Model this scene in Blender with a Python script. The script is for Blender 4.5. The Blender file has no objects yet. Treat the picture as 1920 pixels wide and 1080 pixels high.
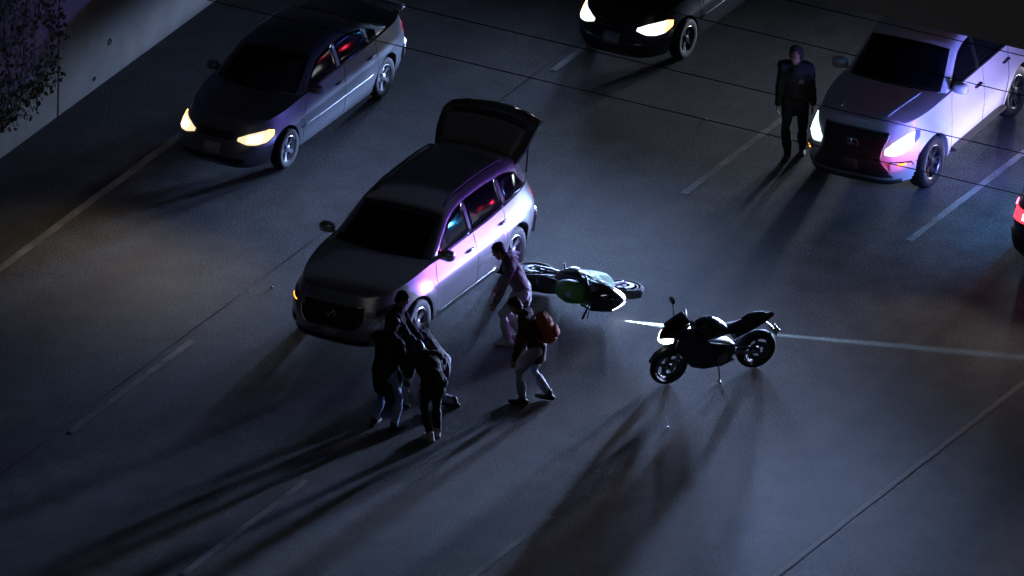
import bpy, bmesh, math, random
import numpy as np
from mathutils import Vector, Matrix, noise

R = math.radians
rnd = random.Random(7)
SC = bpy.context.scene
COL = SC.collection

# ------------------------------------------------------------------ camera
cam_d = bpy.data.cameras.new('camera')
cam = bpy.data.objects.new('camera', cam_d); COL.objects.link(cam)
_right = Vector((0.88006469, 0.47448719, 0.01865595))
_up = Vector((-0.21306014, 0.35945655, 0.90851327))
_fwd = Vector((-0.42437191, 0.80352529, -0.41743932))
cam.matrix_world = Matrix(((_right.x, _up.x, -_fwd.x, 232.71963),
                           (_right.y, _up.y, -_fwd.y, -427.16130),
                           (_right.z, _up.z, -_fwd.z, 225.86344),
                           (0, 0, 0, 1)))
cam_d.sensor_width = 36.0
cam_d.lens = 1314.1
cam_d.clip_start = 20.0
cam_d.clip_end = 6000.0
SC.camera = cam

# ------------------------------------------------------------------ night sky, faint added fill lamp, exposure
world = bpy.data.worlds.new('World'); SC.world = world; world.use_nodes = True
wn = world.node_tree.nodes; wl = world.node_tree.links
sky = wn.new('ShaderNodeTexSky'); sky.sky_type = 'NISHITA'; sky.sun_disc = False
sky.sun_elevation = R(50); sky.sun_rotation = R(156)
wl.new(sky.outputs[0], wn['Background'].inputs[0])
wn['Background'].inputs[1].default_value = 0.0012
glow_fill_d = bpy.data.lights.new('glow_fill', 'SUN'); glow_fill_d.energy = 0.03; glow_fill_d.angle = R(40); glow_fill_d.color = (1, .95, .9)  # broad fill lamp added to lift the dark road, like city glow
glow_fill = bpy.data.objects.new('glow_fill', glow_fill_d); COL.objects.link(glow_fill)
glow_fill.rotation_euler = (R(40), 0, R(24))
SC.view_settings.view_transform = 'Standard'; SC.view_settings.look = 'None'
SC.view_settings.exposure = 0.0; SC.view_settings.gamma = 1.0
SC.cycles.use_denoising = True
SC.cycles.max_bounces = 5; SC.cycles.diffuse_bounces = 2; SC.cycles.glossy_bounces = 3
SC.cycles.caustics_reflective = False; SC.cycles.caustics_refractive = False
SC.cycles.sample_clamp_indirect = 2.0

# ------------------------------------------------------------------ materials
MATS = {}
def mat(name, color, rough=.5, metal=0., coat=0., coat_rough=.05, emit=None, estr=0., spec=None, noise_amt=0., nscale=20., bump=0., bscale=60., rvar=0.):
    if name in MATS: return MATS[name]
    m = bpy.data.materials.new(name); m.use_nodes = True
    nt = m.node_tree; b = nt.nodes['Principled BSDF']
    b.inputs['Base Color'].default_value = (*color, 1)
    b.inputs['Roughness'].default_value = rough
    b.inputs['Metallic'].default_value = metal
    b.inputs['Coat Weight'].default_value = coat
    b.inputs['Coat Roughness'].default_value = coat_rough
    if spec is not None: b.inputs['Specular IOR Level'].default_value = spec
    if emit is not None:
        b.inputs['Emission Color'].default_value = (*emit, 1); b.inputs['Emission Strength'].default_value = estr
    tc = None
    if noise_amt or bump or rvar:
        tc = nt.nodes.new('ShaderNodeTexCoord')
    if noise_amt:
        n = nt.nodes.new('ShaderNodeTexNoise'); n.inputs['Scale'].default_value = nscale; n.inputs['Detail'].default_value = 6
        nt.links.new(tc.outputs['Object'], n.inputs['Vector'])
        mx = nt.nodes.new('ShaderNodeMix'); mx.data_type = 'RGBA'
        mx.inputs[6].default_value = (*[c*(1-noise_amt) for c in color], 1)
        mx.inputs[7].default_value = (*[min(1, c*(1+noise_amt)) for c in color], 1)
        nt.links.new(n.outputs['Fac'], mx.inputs[0]); nt.links.new(mx.outputs[2], b.inputs['Base Color'])
    if rvar:
        n = nt.nodes.new('ShaderNodeTexNoise'); n.inputs['Scale'].default_value = nscale*.4; n.inputs['Detail'].default_value = 4
        nt.links.new(tc.outputs['Object'], n.inputs['Vector'])
        mr = nt.nodes.new('ShaderNodeMapRange'); mr.inputs[3].default_value = max(0, rough-rvar); mr.inputs[4].default_value = rough+rvar
        nt.links.new(n.outputs['Fac'], mr.inputs[0]); nt.links.new(mr.outputs[0], b.inputs['Roughness'])
    if bump:
        n = nt.nodes.new('ShaderNodeTexNoise'); n.inputs['Scale'].default_value = bscale; n.inputs['Detail'].default_value = 5
        nt.links.new(tc.outputs['Object'], n.inputs['Vector'])
        bp = nt.nodes.new('ShaderNodeBump'); bp.inputs['Strength'].default_value = bump; bp.inputs['Distance'].default_value = .02
        nt.links.new(n.outputs['Fac'], bp.inputs['Height']); nt.links.new(bp.outputs[0], b.inputs['Normal'])
    MATS[name] = m
    return m

PAINT_SILVER = mat('paint_silver', (.50, .50, .52), .27, .85, 1., coat_rough=.02)
PAINT_SEDAN = mat('paint_sedan', (.22, .23, .26), .38, .7, .6, rvar=.08, nscale=6)
PAINT_WHITE = mat('paint_white', (.74, .74, .75), .4, 0, .9, rvar=.04, nscale=6)
PAINT_BLACK = mat('paint_black', (.012, .012, .014), .3, 0, .9)
GLASS = mat('tinted_glass', (.006, .006, .008), .04, 0, 0, spec=.6)
GATE_GLASS = mat('gate_glass', (.16, .16, .145), .22, 0, 0)  # pale grey base stands in for the reflection on the raised glass
REDLENS = mat('red_lens', (.10, .004, .006), .2, 0, .5)
BLACKPL = mat('black_plastic', (.014, .014, .015), .55)
RUBBER = mat('rubber', (.018, .018, .019), .8, noise_amt=.3, nscale=30)
ALLOY = mat('alloy', (.62, .63, .66), .3, .85)
DARKALLOY = mat('dark_alloy', (.10, .10, .11), .35, .8)
CHROME = mat('chrome', (.75, .75, .78), .12, 1.)
SEAM = mat('seam', (.006, .006, .006), .8)
HL_COOL = mat('headlight_cool', (.8, .8, .8), .2, emit=(.72, 1, .98), estr=2.0)
HL_WARM = mat('headlight_warm', (.8, .8, .8), .2, emit=(1, .78, .45), estr=1.15)
HL_WHITE = mat('headlight_white', (.8, .8, .8), .2, emit=(.9, .95, 1), estr=2.2)
BULB_WARM = mat('bulb_warm', (.8, .8, .8), .2, emit=(1, .93, .8), estr=14)
BULB_COOL = mat('bulb_cool', (.8, .8, .8), .2, emit=(.9, 1, 1), estr=16)
HL_OFF = mat('headlight_off', (.35, .36, .4), .12, .5)
AMBER = mat('amber_lamp', (.6, .2, .02), .3, emit=(1, .36, .03), estr=3.)
AMBER_HOT = mat('amber_hot', (.7, .3, .05), .3, emit=(1, .5, .10), estr=6.)
REDLAMP = mat('red_lamp', (.3, .01, .015), .25, emit=(1, .02, .04), estr=5)
REDLAMP_DIM = mat('red_lamp_dim', (.45, .01, .02), .2, emit=(1, .03, .1), estr=.35)
BRAKE = mat('brake_lamp', (.5, .05, .02), .25, emit=(1, .55, .25), estr=8)
PLATE = mat('plate', (.35, .36, .36), .5, noise_amt=.2, nscale=40)
BAR_BLUE = mat('lightbar_blue', (.02, .05, .5), .2, emit=(.03, .08, 1), estr=160)
BAR_RED = mat('lightbar_red', (.5, .02, .02), .2, emit=(1, .02, .08), estr=60)
BAR_WHITE = mat('lightbar_white', (.6, .6, .6), .2, emit=(.75, .80, 1), estr=30)
FLASH_BLUE = mat('flasher_blue', (.02, .05, .5), .2, emit=(.05, .40, 1), estr=900)
FLASH_RED = mat('flasher_red', (.5, .02, .02), .2, emit=(1, .03, .10), estr=40)
SKIN = mat('skin', (.30, .17, .11), .5, noise_amt=.12, nscale=30)
HAIR = mat('hair', (.008, .006, .005), .5, noise_amt=.4, nscale=80)
def cloth(name, c, **k): return mat(name, c, .85, noise_amt=.25, nscale=25, bump=.25, bscale=160, **k)
C_BLACK = cloth('black_cloth', (.012, .011, .012)); C_JACKET = cloth('charcoal_cloth', (.022, .018, .02))
C_JEANS = cloth('blue_jeans', (.28, .38, .62)); C_JEANS2 = cloth('grey_jeans', (.28, .30, .38))
C_SHIRT = cloth('mauve_shirt', (.13, .09, .10)); C_PALE = cloth('pale_trousers', (.42, .42, .42))
C_PACK = cloth('rust_backpack', (.42, .10, .05)); C_MAROON = cloth('maroon_jacket', (.06, .018, .018)); C_NAVY = cloth('navy_cloth', (.02, .02, .05))
SHOE = mat('shoe', (.02, .018, .018), .6); SHOE_W = mat('white_shoe', (.5, .5, .5), .6)
B_GREEN = mat('bike_green', (.03, .15, .012), .5, 0, .1, .3); B_BLACK = mat('bike_black', (.012, .012, .014), .4, 0, .25, .15)
B_RIM = mat('bike_rim', (.02, .02, .022), .6); B_DISC = mat('bike_disc', (.12, .12, .125), .5, .8)
B_METAL = mat('bike_metal', (.25, .25, .26), .38, .9); B_SEAT = mat('bike_seat', (.015, .015, .016), .7, bump=.2)
HEADB = mat('bike_headlight', (.8, .8, .8), .2, emit=(.85, .93, 1), estr=10)
WIRE = mat('wire', (.01, .01, .01), .7)
BARS = []

# ------------------------------------------------------------------ object helpers
def link_mesh(name, verts, faces, material, parent=None, smooth=False, mats=None, fmat=None):
    me = bpy.data.meshes.new(name)
    me.from_pydata([tuple(v) for v in verts], [], faces)
    if mats:
        for m in mats: me.materials.append(m)
        if fmat is not None: me.polygons.foreach_set('material_index', fmat)
    elif material: me.materials.append(material)
    if smooth: me.polygons.foreach_set('use_smooth', [True]*len(me.polygons))
    me.update()
    o = bpy.data.objects.new(name, me); COL.objects.link(o)
    if parent is not None: o.parent = parent
    return o
def link_bm(name, bm, material, parent=None, smooth=False):
    bmesh.ops.recalc_face_normals(bm, faces=bm.faces)
    me = bpy.data.meshes.new(name); bm.to_mesh(me); bm.free()
    if material: me.materials.append(material)
    if smooth: me.polygons.foreach_set('use_smooth', [True]*len(me.polygons))
    o = bpy.data.objects.new(name, me); COL.objects.link(o)
    if parent is not None: o.parent = parent
    return o
def sharp(o, ang=38):
    me = o.data
    bm = bmesh.new(); bm.from_mesh(me)
    for e in bm.edges:
        if len(e.link_faces) == 2 and e.calc_face_angle(0) > R(ang): e.smooth = False
    for f in bm.faces: f.smooth = True
    bm.to_mesh(me); bm.free()
    return o
def tag(o, label, cat, group=None):
    o['label'] = label; o['category'] = cat
    if group: o['group'] = group
    return o
def empty(name, loc, rz=0., rot=None):
    o = bpy.data.objects.new(name, None); COL.objects.link(o); o.empty_display_size = .2
    o.location = loc; o.rotation_euler = rot if rot else (0, 0, rz)
    return o
def structure(o): o['kind'] = 'structure'; return o

def bm_box(bm, c, s, mtx=None, bevel=0.):
    r = bmesh.ops.create_cube(bm, size=1.)
    vs = r['verts']
    for v in vs: v.co = Vector((v.co.x*s[0], v.co.y*s[1], v.co.z*s[2]))
    if bevel:
        es = list({e for v in vs for e in v.link_edges})
        rb = bmesh.ops.bevel(bm, geom=es, offset=bevel, segments=2, affect='EDGES', profile=.5)
        vs = list({v for f in rb['faces'] for v in f.verts} | {v for v in vs if v.is_valid})
    for v in vs:
        p = v.co
        if mtx: p = mtx @ p
        v.co = p + Vector(c)
    return vs
def frame_for(d, hint=None):
    d = d.normalized()
    h = Vector(hint) if hint is not None else Vector((0, 0, 1))
    if abs(d.dot(h.normalized())) > .97: h = Vector((1, 0, 0)) if abs(d.x) < .9 else Vector((0, 1, 0))
    a = (h - d*h.dot(d)).normalized()
    b = d.cross(a)
    return a, b
def bm_tube(bm, pts, rad, n=8, hint=None, caps=True, dome=False):
    """swept tube; rad: list of r or (ra, rb): ra along hint, rb across"""
    pts = [Vector(p) for p in pts]
    rad = [(r, r) if not isinstance(r, (tuple, list)) else r for r in (rad if isinstance(rad, list) else [rad]*len(pts))]
    if dome:
        d0 = (pts[0]-pts[1]).normalized(); d1 = (pts[-1]-pts[-2]).normalized()
        m0 = min(rad[0]); m1 = min(rad[-1]); P = []; Q = []
        for k in (1., .85, .5):
            s = math.sqrt(max(0, 1-k*k)); P.append(pts[0]+d0*m0*k); Q.append((max(rad[0][0]*s, 1e-4), max(rad[0][1]*s, 1e-4)))
        P += pts; Q += rad
        for k in (.5, .85, 1.):
            s = math.sqrt(max(0, 1-k*k)); P.append(pts[-1]+d1*m1*k); Q.append((max(rad[-1][0]*s, 1e-4), max(rad[-1][1]*s, 1e-4)))
        pts, rad = P, Q
    rings = []
    for i, p in enumerate(pts):
        a = pts[max(i-1, 0)]; c = pts[min(i+1, len(pts)-1)]
        d = (c-a)
        if d.length < 1e-7: d = Vector((0, 0, 1))
        A, B = frame_for(d, hint)
        rings.append([bm.verts.new(p + A*rad[i][0]*math.cos(2*math.pi*k/n) + B*rad[i][1]*math.sin(2*math.pi*k/n)) for k in range(n)])
    for i in range(len(rings)-1):
        for k in range(n):
            bm.faces.new((rings[i][k], rings[i][(k+1) % n], rings[i+1][(k+1) % n], rings[i+1][k]))
    if caps:
        bm.faces.new(rings[0][::-1]); bm.faces.new(rings[-1])
def bm_loft(bm, secs, caps=True):
    rings = [[bm.verts.new(Vector(p)) for p in s] for s in secs]
    n = len(rings[0])
    for i in range(len(rings)-1):
        for k in range(n):
            bm.faces.new((rings[i][k], rings[i][(k+1) % n], rings[i+1][(k+1) % n], rings[i+1][k]))
    if caps: bm.faces.new(rings[0][::-1]); bm.faces.new(rings[-1])
def bm_lathe(bm, prof, n=32, axis='x', c=(0, 0, 0), closed=True):
    """prof: list of (offset along axis, radius)"""
    c = Vector(c); rings = []
    for k in range(n):
        a = 2*math.pi*k/n; ring = []
        for (o, r) in prof:
            p = Vector((o, r*math.cos(a), r*math.sin(a))) if axis == 'x' else Vector((r*math.cos(a), r*math.sin(a), o))
            ring.append(bm.verts.new(p+c))
        rings.append(ring)
    m = len(prof)
    for k in range(n):
        for j in range(m if closed else m-1):
            A, B = rings[k], rings[(k+1) % n]
            bm.faces.new((A[j], A[(j+1) % m], B[(j+1) % m], B[j]))
def ell(cy, cz, w, h, y, n=14, p=2.4, cx=0.):
    out = []
    for k in range(n):
        a = 2*math.pi*k/n; ca, sa = math.cos(a), math.sin(a)
        out.append((cx + w*math.copysign(abs(ca)**(2/p), ca), y, cz + h*math.copysign(abs(sa)**(2/p), sa)))
    return out

def grid_sheet(f, us, vs, off=0., depth=.02, flip=False):
    """surface patch f(u, v(u)) lifted by off along its normal, with a skirt back down; vs: callables lo/hi + count or list"""
    U = len(us); V = len(vs(us[0]))
    P = np.zeros((U, V, 3))
    for i, u in enumerate(us):
        for j, v in enumerate(vs(u)): P[i, j] = f(u, v)
    du = np.gradient(P, axis=0); dv = np.gradient(P, axis=1)
    N = np.cross(du, dv); ln = np.linalg.norm(N, axis=2, keepdims=True); ln[ln < 1e-12] = 1; N /= ln
    if flip: N = -N
    O = P + N*off; I = P + N*(off-depth)
    verts = [tuple(p) for p in O.reshape(-1, 3)]
    idx = lambda i, j: i*V+j
    faces = []
    for i in range(U-1):
        for j in range(V-1):
            q = (idx(i, j), idx(i+1, j), idx(i+1, j+1), idx(i, j+1)); faces.append(q if not flip else q[::-1])
    bd = [(i, 0) for i in range(U)] + [(U-1, j) for j in range(1, V)] + [(i, V-1) for i in range(U-2, -1, -1)] + [(0, j) for j in range(V-2, 0, -1)]
    base = len(verts)
    for (i, j) in bd: verts.append(tuple(I[i, j]))
    nb = len(bd)
    for k in range(nb):
        a = idx(*bd[k]); b = idx(*bd[(k+1) % nb]); c = base+(k+1) % nb; d = base+k
        faces.append((b, a, d, c) if not flip else (a, b, c, d))
    return verts, faces
def lin(a, b, n): return [a+(b-a)*i/(n-1) for i in range(n)]
def spot(name, loc, target, parent, color, power, size=70, blend=1., flat=1., radius=.06, ref=None, pw=4.3, cap=.075):
    l = bpy.data.lights.new(name, 'SPOT'); l.energy = power; l.color = color; l.spot_size = R(size); l.spot_blend = blend; l.shadow_soft_size = radius*(3.6 if ref and radius > .03 else 1.)
    o = bpy.data.objects.new(name, l); COL.objects.link(o)
    o.parent = parent; o.location = loc
    d = Vector(target)-Vector(loc)
    o.rotation_euler = d.to_track_quat('-Z', 'Y').to_euler()
    o.scale = (1, flat, 1)
    if ref:
        # headlamp beam pattern: brighter towards the horizon, as a low beam's reflector throws it
        l.use_nodes = True; nt = l.node_tree; em = nt.nodes['Emission']
        g = nt.nodes.new('ShaderNodeNewGeometry'); sx = nt.nodes.new('ShaderNodeSeparateXYZ'); nt.links.new(g.outputs['Incoming'], sx.inputs[0])
        def mth(op, a, b):
            x = nt.nodes.new('ShaderNodeMath'); x.operation = op
            for i, v in enumerate((a, b)):
                if v is None: continue
                if isinstance(v, (int, float)): x.inputs[i].default_value = v
                else: nt.links.new(v, x.inputs[i])
            return x.outputs[0]
        q = mth('POWER', mth('DIVIDE', ref, mth('MAXIMUM', mth('ABSOLUTE', sx.outputs[2], None), cap)), pw)
        nt.links.new(q, em.inputs['Strength'])
    return o

# ------------------------------------------------------------------ large setting: ground, road, shoulder, markings
def asphalt(name, base, scale=1., tint=(1, 1, 1.04)):
    m = bpy.data.materials.new(name); m.use_nodes = True; nt = m.node_tree; b = nt.nodes['Principled BSDF']
    N = nt.nodes.new; L = nt.links.new
    tc = N('ShaderNodeTexCoord')
    n1 = N('ShaderNodeTexNoise'); n1.inputs['Scale'].default_value = .35*scale; n1.inputs['Detail'].default_value = 6; n1.inputs['Roughness'].default_value = .6
    mp = N('ShaderNodeMapping'); mp.inputs['Scale'].default_value = (1.6, .22, 1)
    L(tc.outputs['Object'], mp.inputs['Vector']); L(mp.outputs[0], n1.inputs['Vector'])
    n2 = N('ShaderNodeTexNoise'); n2.inputs['Scale'].default_value = 26; n2.inputs['Detail'].default_value = 8; n2.inputs['Roughness'].default_value = .75
    L(tc.outputs['Object'], n2.inputs['Vector'])
    v = N('ShaderNodeTexVoronoi'); v.inputs['Scale'].default_value = 60; L(tc.outputs['Object'], v.inputs['Vector'])
    n3 = N('ShaderNodeTexNoise'); n3.inputs['Scale'].default_value = 2.2; n3.inputs['Detail'].default_value = 5; L(tc.outputs['Object'], n3.inputs['Vector'])
    def mr(src, a, b_, lo, hi):
        x = N('ShaderNodeMapRange'); x.inputs[1].default_value = a; x.inputs[2].default_value = b_; x.inputs[3].default_value = lo; x.inputs[4].default_value = hi
        L(src, x.inputs[0]); return x.outputs[0]
    def mul(a, b_):
        x = N('ShaderNodeMath'); x.operation = 'MULTIPLY'; L(a, x.inputs[0]); L(b_, x.inputs[1]); return x.outputs[0]
    k = mul(mul(mr(n1.outputs['Fac'], .3, .7, .72, 1.25), mr(n2.outputs['Fac'], .35, .65, .30, 1.75)), mr(n3.outputs['Fac'], .3, .7, .74, 1.24))
    # oil-darkened band down the middle of each lane
    sp = N('ShaderNodeSeparateXYZ'); L(tc.outputs['Object'], sp.inputs[0])
    def mth(op, a, b_=None):
        x = N('ShaderNodeMath'); x.operation = op
        for i_, v_ in enumerate((a, b_)):
            if v_ is None: continue
            if isinstance(v_, (int, float)): x.inputs[i_].default_value = v_
            else: L(v_, x.inputs[i_])
        return x.outputs[0]
    wob = mth('MULTIPLY', mth('SUBTRACT', n1.outputs['Fac'], .5), 1.2)
    fr = mth('ABSOLUTE', mth('SUBTRACT', mth('FRACT', mth('DIVIDE', mth('ADD', mth('ADD', sp.outputs[0], wob), 36.6), 3.66)), .5))
    k = mul(k, mr(fr, .04, .26, .74, 1.06))
    # aggregate: sparse bright stone chips
    k2 = N('ShaderNodeMath'); k2.operation = 'ADD'; L(k, k2.inputs[0]); L(mr(v.outputs['Color'], .93, 1., 0, 1.6), k2.inputs[1])
    rgb = N('ShaderNodeVectorMath'); rgb.operation = 'SCALE'; rgb.inputs[0].default_value = [base*t for t in tint]; L(k2.outputs[0], rgb.inputs['Scale'])
    L(rgb.outputs[0], b.inputs['Base Color'])
    b.inputs['Roughness'].default_value = .82; b.inputs['Specular IOR Level'].default_value = .3
    bp = N('ShaderNodeBump'); bp.inputs['Strength'].default_value = .8; bp.inputs['Distance'].default_value = .012
    L(n2.outputs['Fac'], bp.inputs['Height']); L(bp.outputs[0], b.inputs['Normal'])
    return m
ASPH = asphalt('freeway_asphalt', .10); SHOULD = asphalt('shoulder_asphalt', .055)
DIRT = mat('dirt', (.05, .04, .03), .95, noise_amt=.5, nscale=3, bump=.5, bscale=20)
def stripe_mat():
    m = bpy.data.materials.new('worn_stripe_paint'); m.use_nodes = True; nt = m.node_tree; b = nt.nodes['Principled BSDF']
    N = nt.nodes.new; L = nt.links.new; tc = N('ShaderNodeTexCoord')
    n = N('ShaderNodeTexNoise'); n.inputs['Scale'].default_value = 26; n.inputs['Detail'].default_value = 8; n.inputs['Roughness'].default_value = .7
    L(tc.outputs['Object'], n.inputs['Vector'])
    n2 = N('ShaderNodeTexNoise'); n2.inputs['Scale'].default_value = 1.7; n2.inputs['Detail'].default_value = 3; L(tc.outputs['Object'], n2.inputs['Vector'])
    ad = N('ShaderNodeMath'); ad.operation = 'ADD'; L(n.outputs['Fac'], ad.inputs[0]); L(n2.outputs['Fac'], ad.inputs[1])
    r = N('ShaderNodeMapRange'); r.inputs[1].default_value = .78; r.inputs[2].default_value = 1.22; L(ad.outputs[0], r.inputs[0])
    mx = N('ShaderNodeMix'); mx.data_type = 'RGBA'; mx.inputs[6].default_value = (.46, .45, .44, 1); mx.inputs[7].default_value = (.15, .15, .15, 1)
    L(r.outputs[0], mx.inputs[0]); L(mx.outputs[2], b.inputs['Base Color']); b.inputs['Roughness'].default_value = .7
    return m
STRIPE = stripe_mat(); SEAL = mat('joint_sealant', (.05, .05, .05), 1., spec=0.)
def sheet(name, x0, x1, y0, y1, z, m, parent=None, nx=1, ny=1):
    vs = [(x0+(x1-x0)*i/nx, y0+(y1-y0)*j/ny, z) for j in range(ny+1) for i in range(nx+1)]
    fs = [(j*(nx+1)+i, j*(nx+1)+i+1, (j+1)*(nx+1)+i+1, (j+1)*(nx+1)+i) for j in range(ny) for i in range(nx)]
    return link_mesh(name, vs, fs, m, parent)
structure(sheet('ground', -2500, 2500, -2500, 2500, -.02, DIRT))
road = structure(sheet('road', -3.66, 14.6, -300, 400, 0., ASPH))
structure(sheet('road_shoulder', -5.46, -3.66, -300, 400, 0., SHOULD))
def stripe(name, x, y0, y1, w=.11, m=None):
    n = max(4, int((y1-y0)/.12)); n = min(n, 400); vs = []; fs = []
    for j in range(n+1):
        y = y0+(y1-y0)*j/n
        e0 = rnd.uniform(-.006, .006); e1 = rnd.uniform(-.006, .006)
        if j in (0, n): e0 += rnd.uniform(-.01, .01)
        vs += [(x-w/2+e0, y, .004), (x+w/2+e1, y+rnd.uniform(-.02, .02), .004)]
    for j in range(n): fs.append((2*j, 2*j+1, 2*j+3, 2*j+2))
    return link_mesh(name, vs, fs, m or STRIPE, road)
for x in (-.17,):
    n = 300; vs = []; fs = []
    for j in range(n+1):
        y = -30+80*j/n; w = .006+.006*noise.noise((x, y*.8, 0)); q = x+.012*noise.noise((x*3, y*1.3, 4))
        vs += [(q-w, y, .003), (q+w, y, .003)]
    link_mesh('pavement_joint', vs, [(2*j, 2*j+1, 2*j+3, 2*j+2) for j in range(n)], SEAL, road)
stripe('edge_line', -3.60, -40, 60, .13); stripe('edge_line', 11.0, -40, 60, .09, mat('faded_stripe', (.27, .25, .23), .8, noise_amt=.4, nscale=18))
for x, s0 in ((0, 0.), (3.70, 11.77), (7.29, 12.0)):
    for k in range(-3, 4):
        y0 = s0+14.63*k
        if x == 3.70 and k == -1: y0 -= .5
        if -40 < y0 < 50: stripe('lane_dash', x, y0, y0+3.66)

# ------------------------------------------------------------------ retaining wall with ivy, overcrossing, overhead wires
CONC = mat('wall_concrete', (.30, .29, .27), .88, noise_amt=.35, nscale=2.2, bump=.3, bscale=30)
CONC_D = mat('bridge_concrete', (.60, .59, .55), .9, noise_amt=.2, nscale=1.2, bump=.3, bscale=25)
wall = empty('retaining_wall', (-5.46, 9.5, 0)); tag(wall, 'tall pale concrete retaining wall along the left shoulder', 'wall')
bm = bmesh.new(); bm_box(bm, (-.26, 3, 1.6), (.16, 60, 3.2)); link_bm('backing', bm, SEAM, wall)
edges = [-24, -18, -12, -6, 0, 6, 12, 18, 24, 30]
for a, b in zip(edges[:-1], edges[1:]):
    bm = bmesh.new(); bm_box(bm, (-.09-rnd.uniform(0, .012), (a+b)/2, 1.6), (.18, b-a-.035, 3.22), bevel=.012); link_bm('panel', bm, CONC, wall)
bm = bmesh.new(); bm_box(bm, (-.14, 3, 3.30), (.36, 60, .14), bevel=.02); link_bm('coping', bm, CONC, wall)
for y, z, r in ((1.55, .60, .05), (1.1, .18, .035), (7.4, .6, .05)):
    bm = bmesh.new(); bm_lathe(bm, [(-.02, r), (.006, r*1.05), (.008, r*.75), (-.015, r*.7)], 14, 'x', (0, y, z)); link_bm('weep_hole', bm, SEAM, wall, True)
# debris line at the wall foot
IVY = mat('ivy_leaf', (.035, .05, .018), .6, noise_amt=.5, nscale=3); IVY_D = mat('ivy_stem', (.05, .035, .025), .9)
ivy = empty('ivy', (-5.44, 6, 0)); tag(ivy, 'dark ivy hanging over the left end of the wall', 'ivy')
vs = []; fs = []
for k in range(5200):
    y = rnd.uniform(-4.5, 3.40)
    edge = .12+.55*max(0, min(1, (y+.2)/3.6))+.16*noise.noise((y*2.3, 0, 5)) + .1*noise.noise((y*9, 0, 2))
    z = edge+abs(rnd.gauss(0, .9)) if rnd.random() < .55 else rnd.uniform(edge, 3.5)
    if z > 3.6: z = rnd.uniform(1, 3.6)
    if noise.noise((y*1.6, z*1.8, 1)) < -.32: continue
    x = .015+abs(rnd.gauss(0, .09)); s = rnd.uniform(.03, .075)
    q = Matrix.Rotation(rnd.uniform(0, 6.28), 3, 'X') @ Matrix.Rotation(rnd.uniform(-.8, .8), 3, 'Y') @ Matrix.Rotation(rnd.uniform(-.8, .8), 3, 'Z')
    b = len(vs)
    for p in ((0, -s*.5, 0), (.01, 0, -s*.7), (0, s*.5, 0), (.008, s*.32, s*.5), (0, 0, s*.8), (.008, -s*.32, s*.5)):
        vs.append(tuple(q @ Vector(p) + Vector((x, y, z))))
    fs.append(tuple(range(b, b+6)))
fo = link_mesh('foliage', vs, fs, IVY, ivy); fo['kind'] = 'stuff'
for k in range(14):
    y = -4.2+k*.55+rnd.uniform(-.2, .2); bm = bmesh.new()
    pts = [(.02, y, 3.42)]
    z = 3.3
    while z > .7+max(0, y)*.1: pts.append((.015+rnd.uniform(0, .02), y+.12*math.sin(z*3+k), z)); z -= .3
    bm_tube(bm, pts, .008, 5); link_bm('stem', bm, IVY_D, ivy, True)

oc = empty('overcrossing', (4.5, 9.5, 0)); tag(oc, 'unlit grey concrete overcrossing cutting across the upper right corner', 'bridge')
bm = bmesh.new(); bm_box(bm, (0, 0, 5.78), (26, 3.10, .56), bevel=.01); link_bm('deck', bm, CONC_D, oc)
for y in (-1.47, 1.47):
    bm = bmesh.new(); bm_box(bm, (0, y, 6.62), (26, .16, 1.12), bevel=.012); link_bm('parapet', bm, CONC_D, oc)
for x in (-12.2, 12.2):
    bm = bmesh.new(); bm_box(bm, (x, 0, 2.75), (.9, 2.0, 5.5), bevel=.05); link_bm('pier', bm, CONC_D, oc)

WOOD = mat('pole_wood', (.07, .05, .035), .9, noise_amt=.4, nscale=8)
WY = (.85, -.35, -2.1, -3.35)
for px, nm in ((-29, 'left'), (51, 'right')):
    up = empty('utility_pole', (px, -1.25, 0)); tag(up, 'wooden utility pole with crossarm far to the %s of the freeway' % nm, 'utility pole', 'utility poles')
    bm = bmesh.new(); bm_tube(bm, [(0, 0, -.3), (0, 0, 9.6)], [.17, .12], 12); link_bm('pole', bm, WOOD, up, True)
    bm = bmesh.new(); bm_box(bm, (.16, 0, 9.17), (.12, 4.9, .12)); link_bm('crossarm', bm, WOOD, up)
    for y in WY:
        bm = bmesh.new(); bm_lathe(bm, [(9.23, .03), (9.30, .05), (9.33, .03), (9.36, .045), (9.38, .01)], 10, 'z', (.16, y+1.25, 0), False); link_bm('insulator', bm, BLACKPL, up, True)
for i, y in enumerate(WY):
    bm = bmesh.new(); bm_tube(bm, [(x, y, 9+.3*((x-11)/40)**2) for x in np.linspace(-28.84, 51.16, 41)], .008, 6)
    w = link_bm('overhead_wire', bm, WIRE, None, True)
    tag(w, ['thin black overhead wire crossing nearest the upper right corner', 'thin black overhead wire crossing the white SUV windshield and the hooded man',
            'thin black overhead wire crossing the white SUV front fender', 'thin black overhead wire crossing the white SUV bumper and the grey sedan tail'][i], 'wire', 'overhead wires across the freeway')

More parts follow.
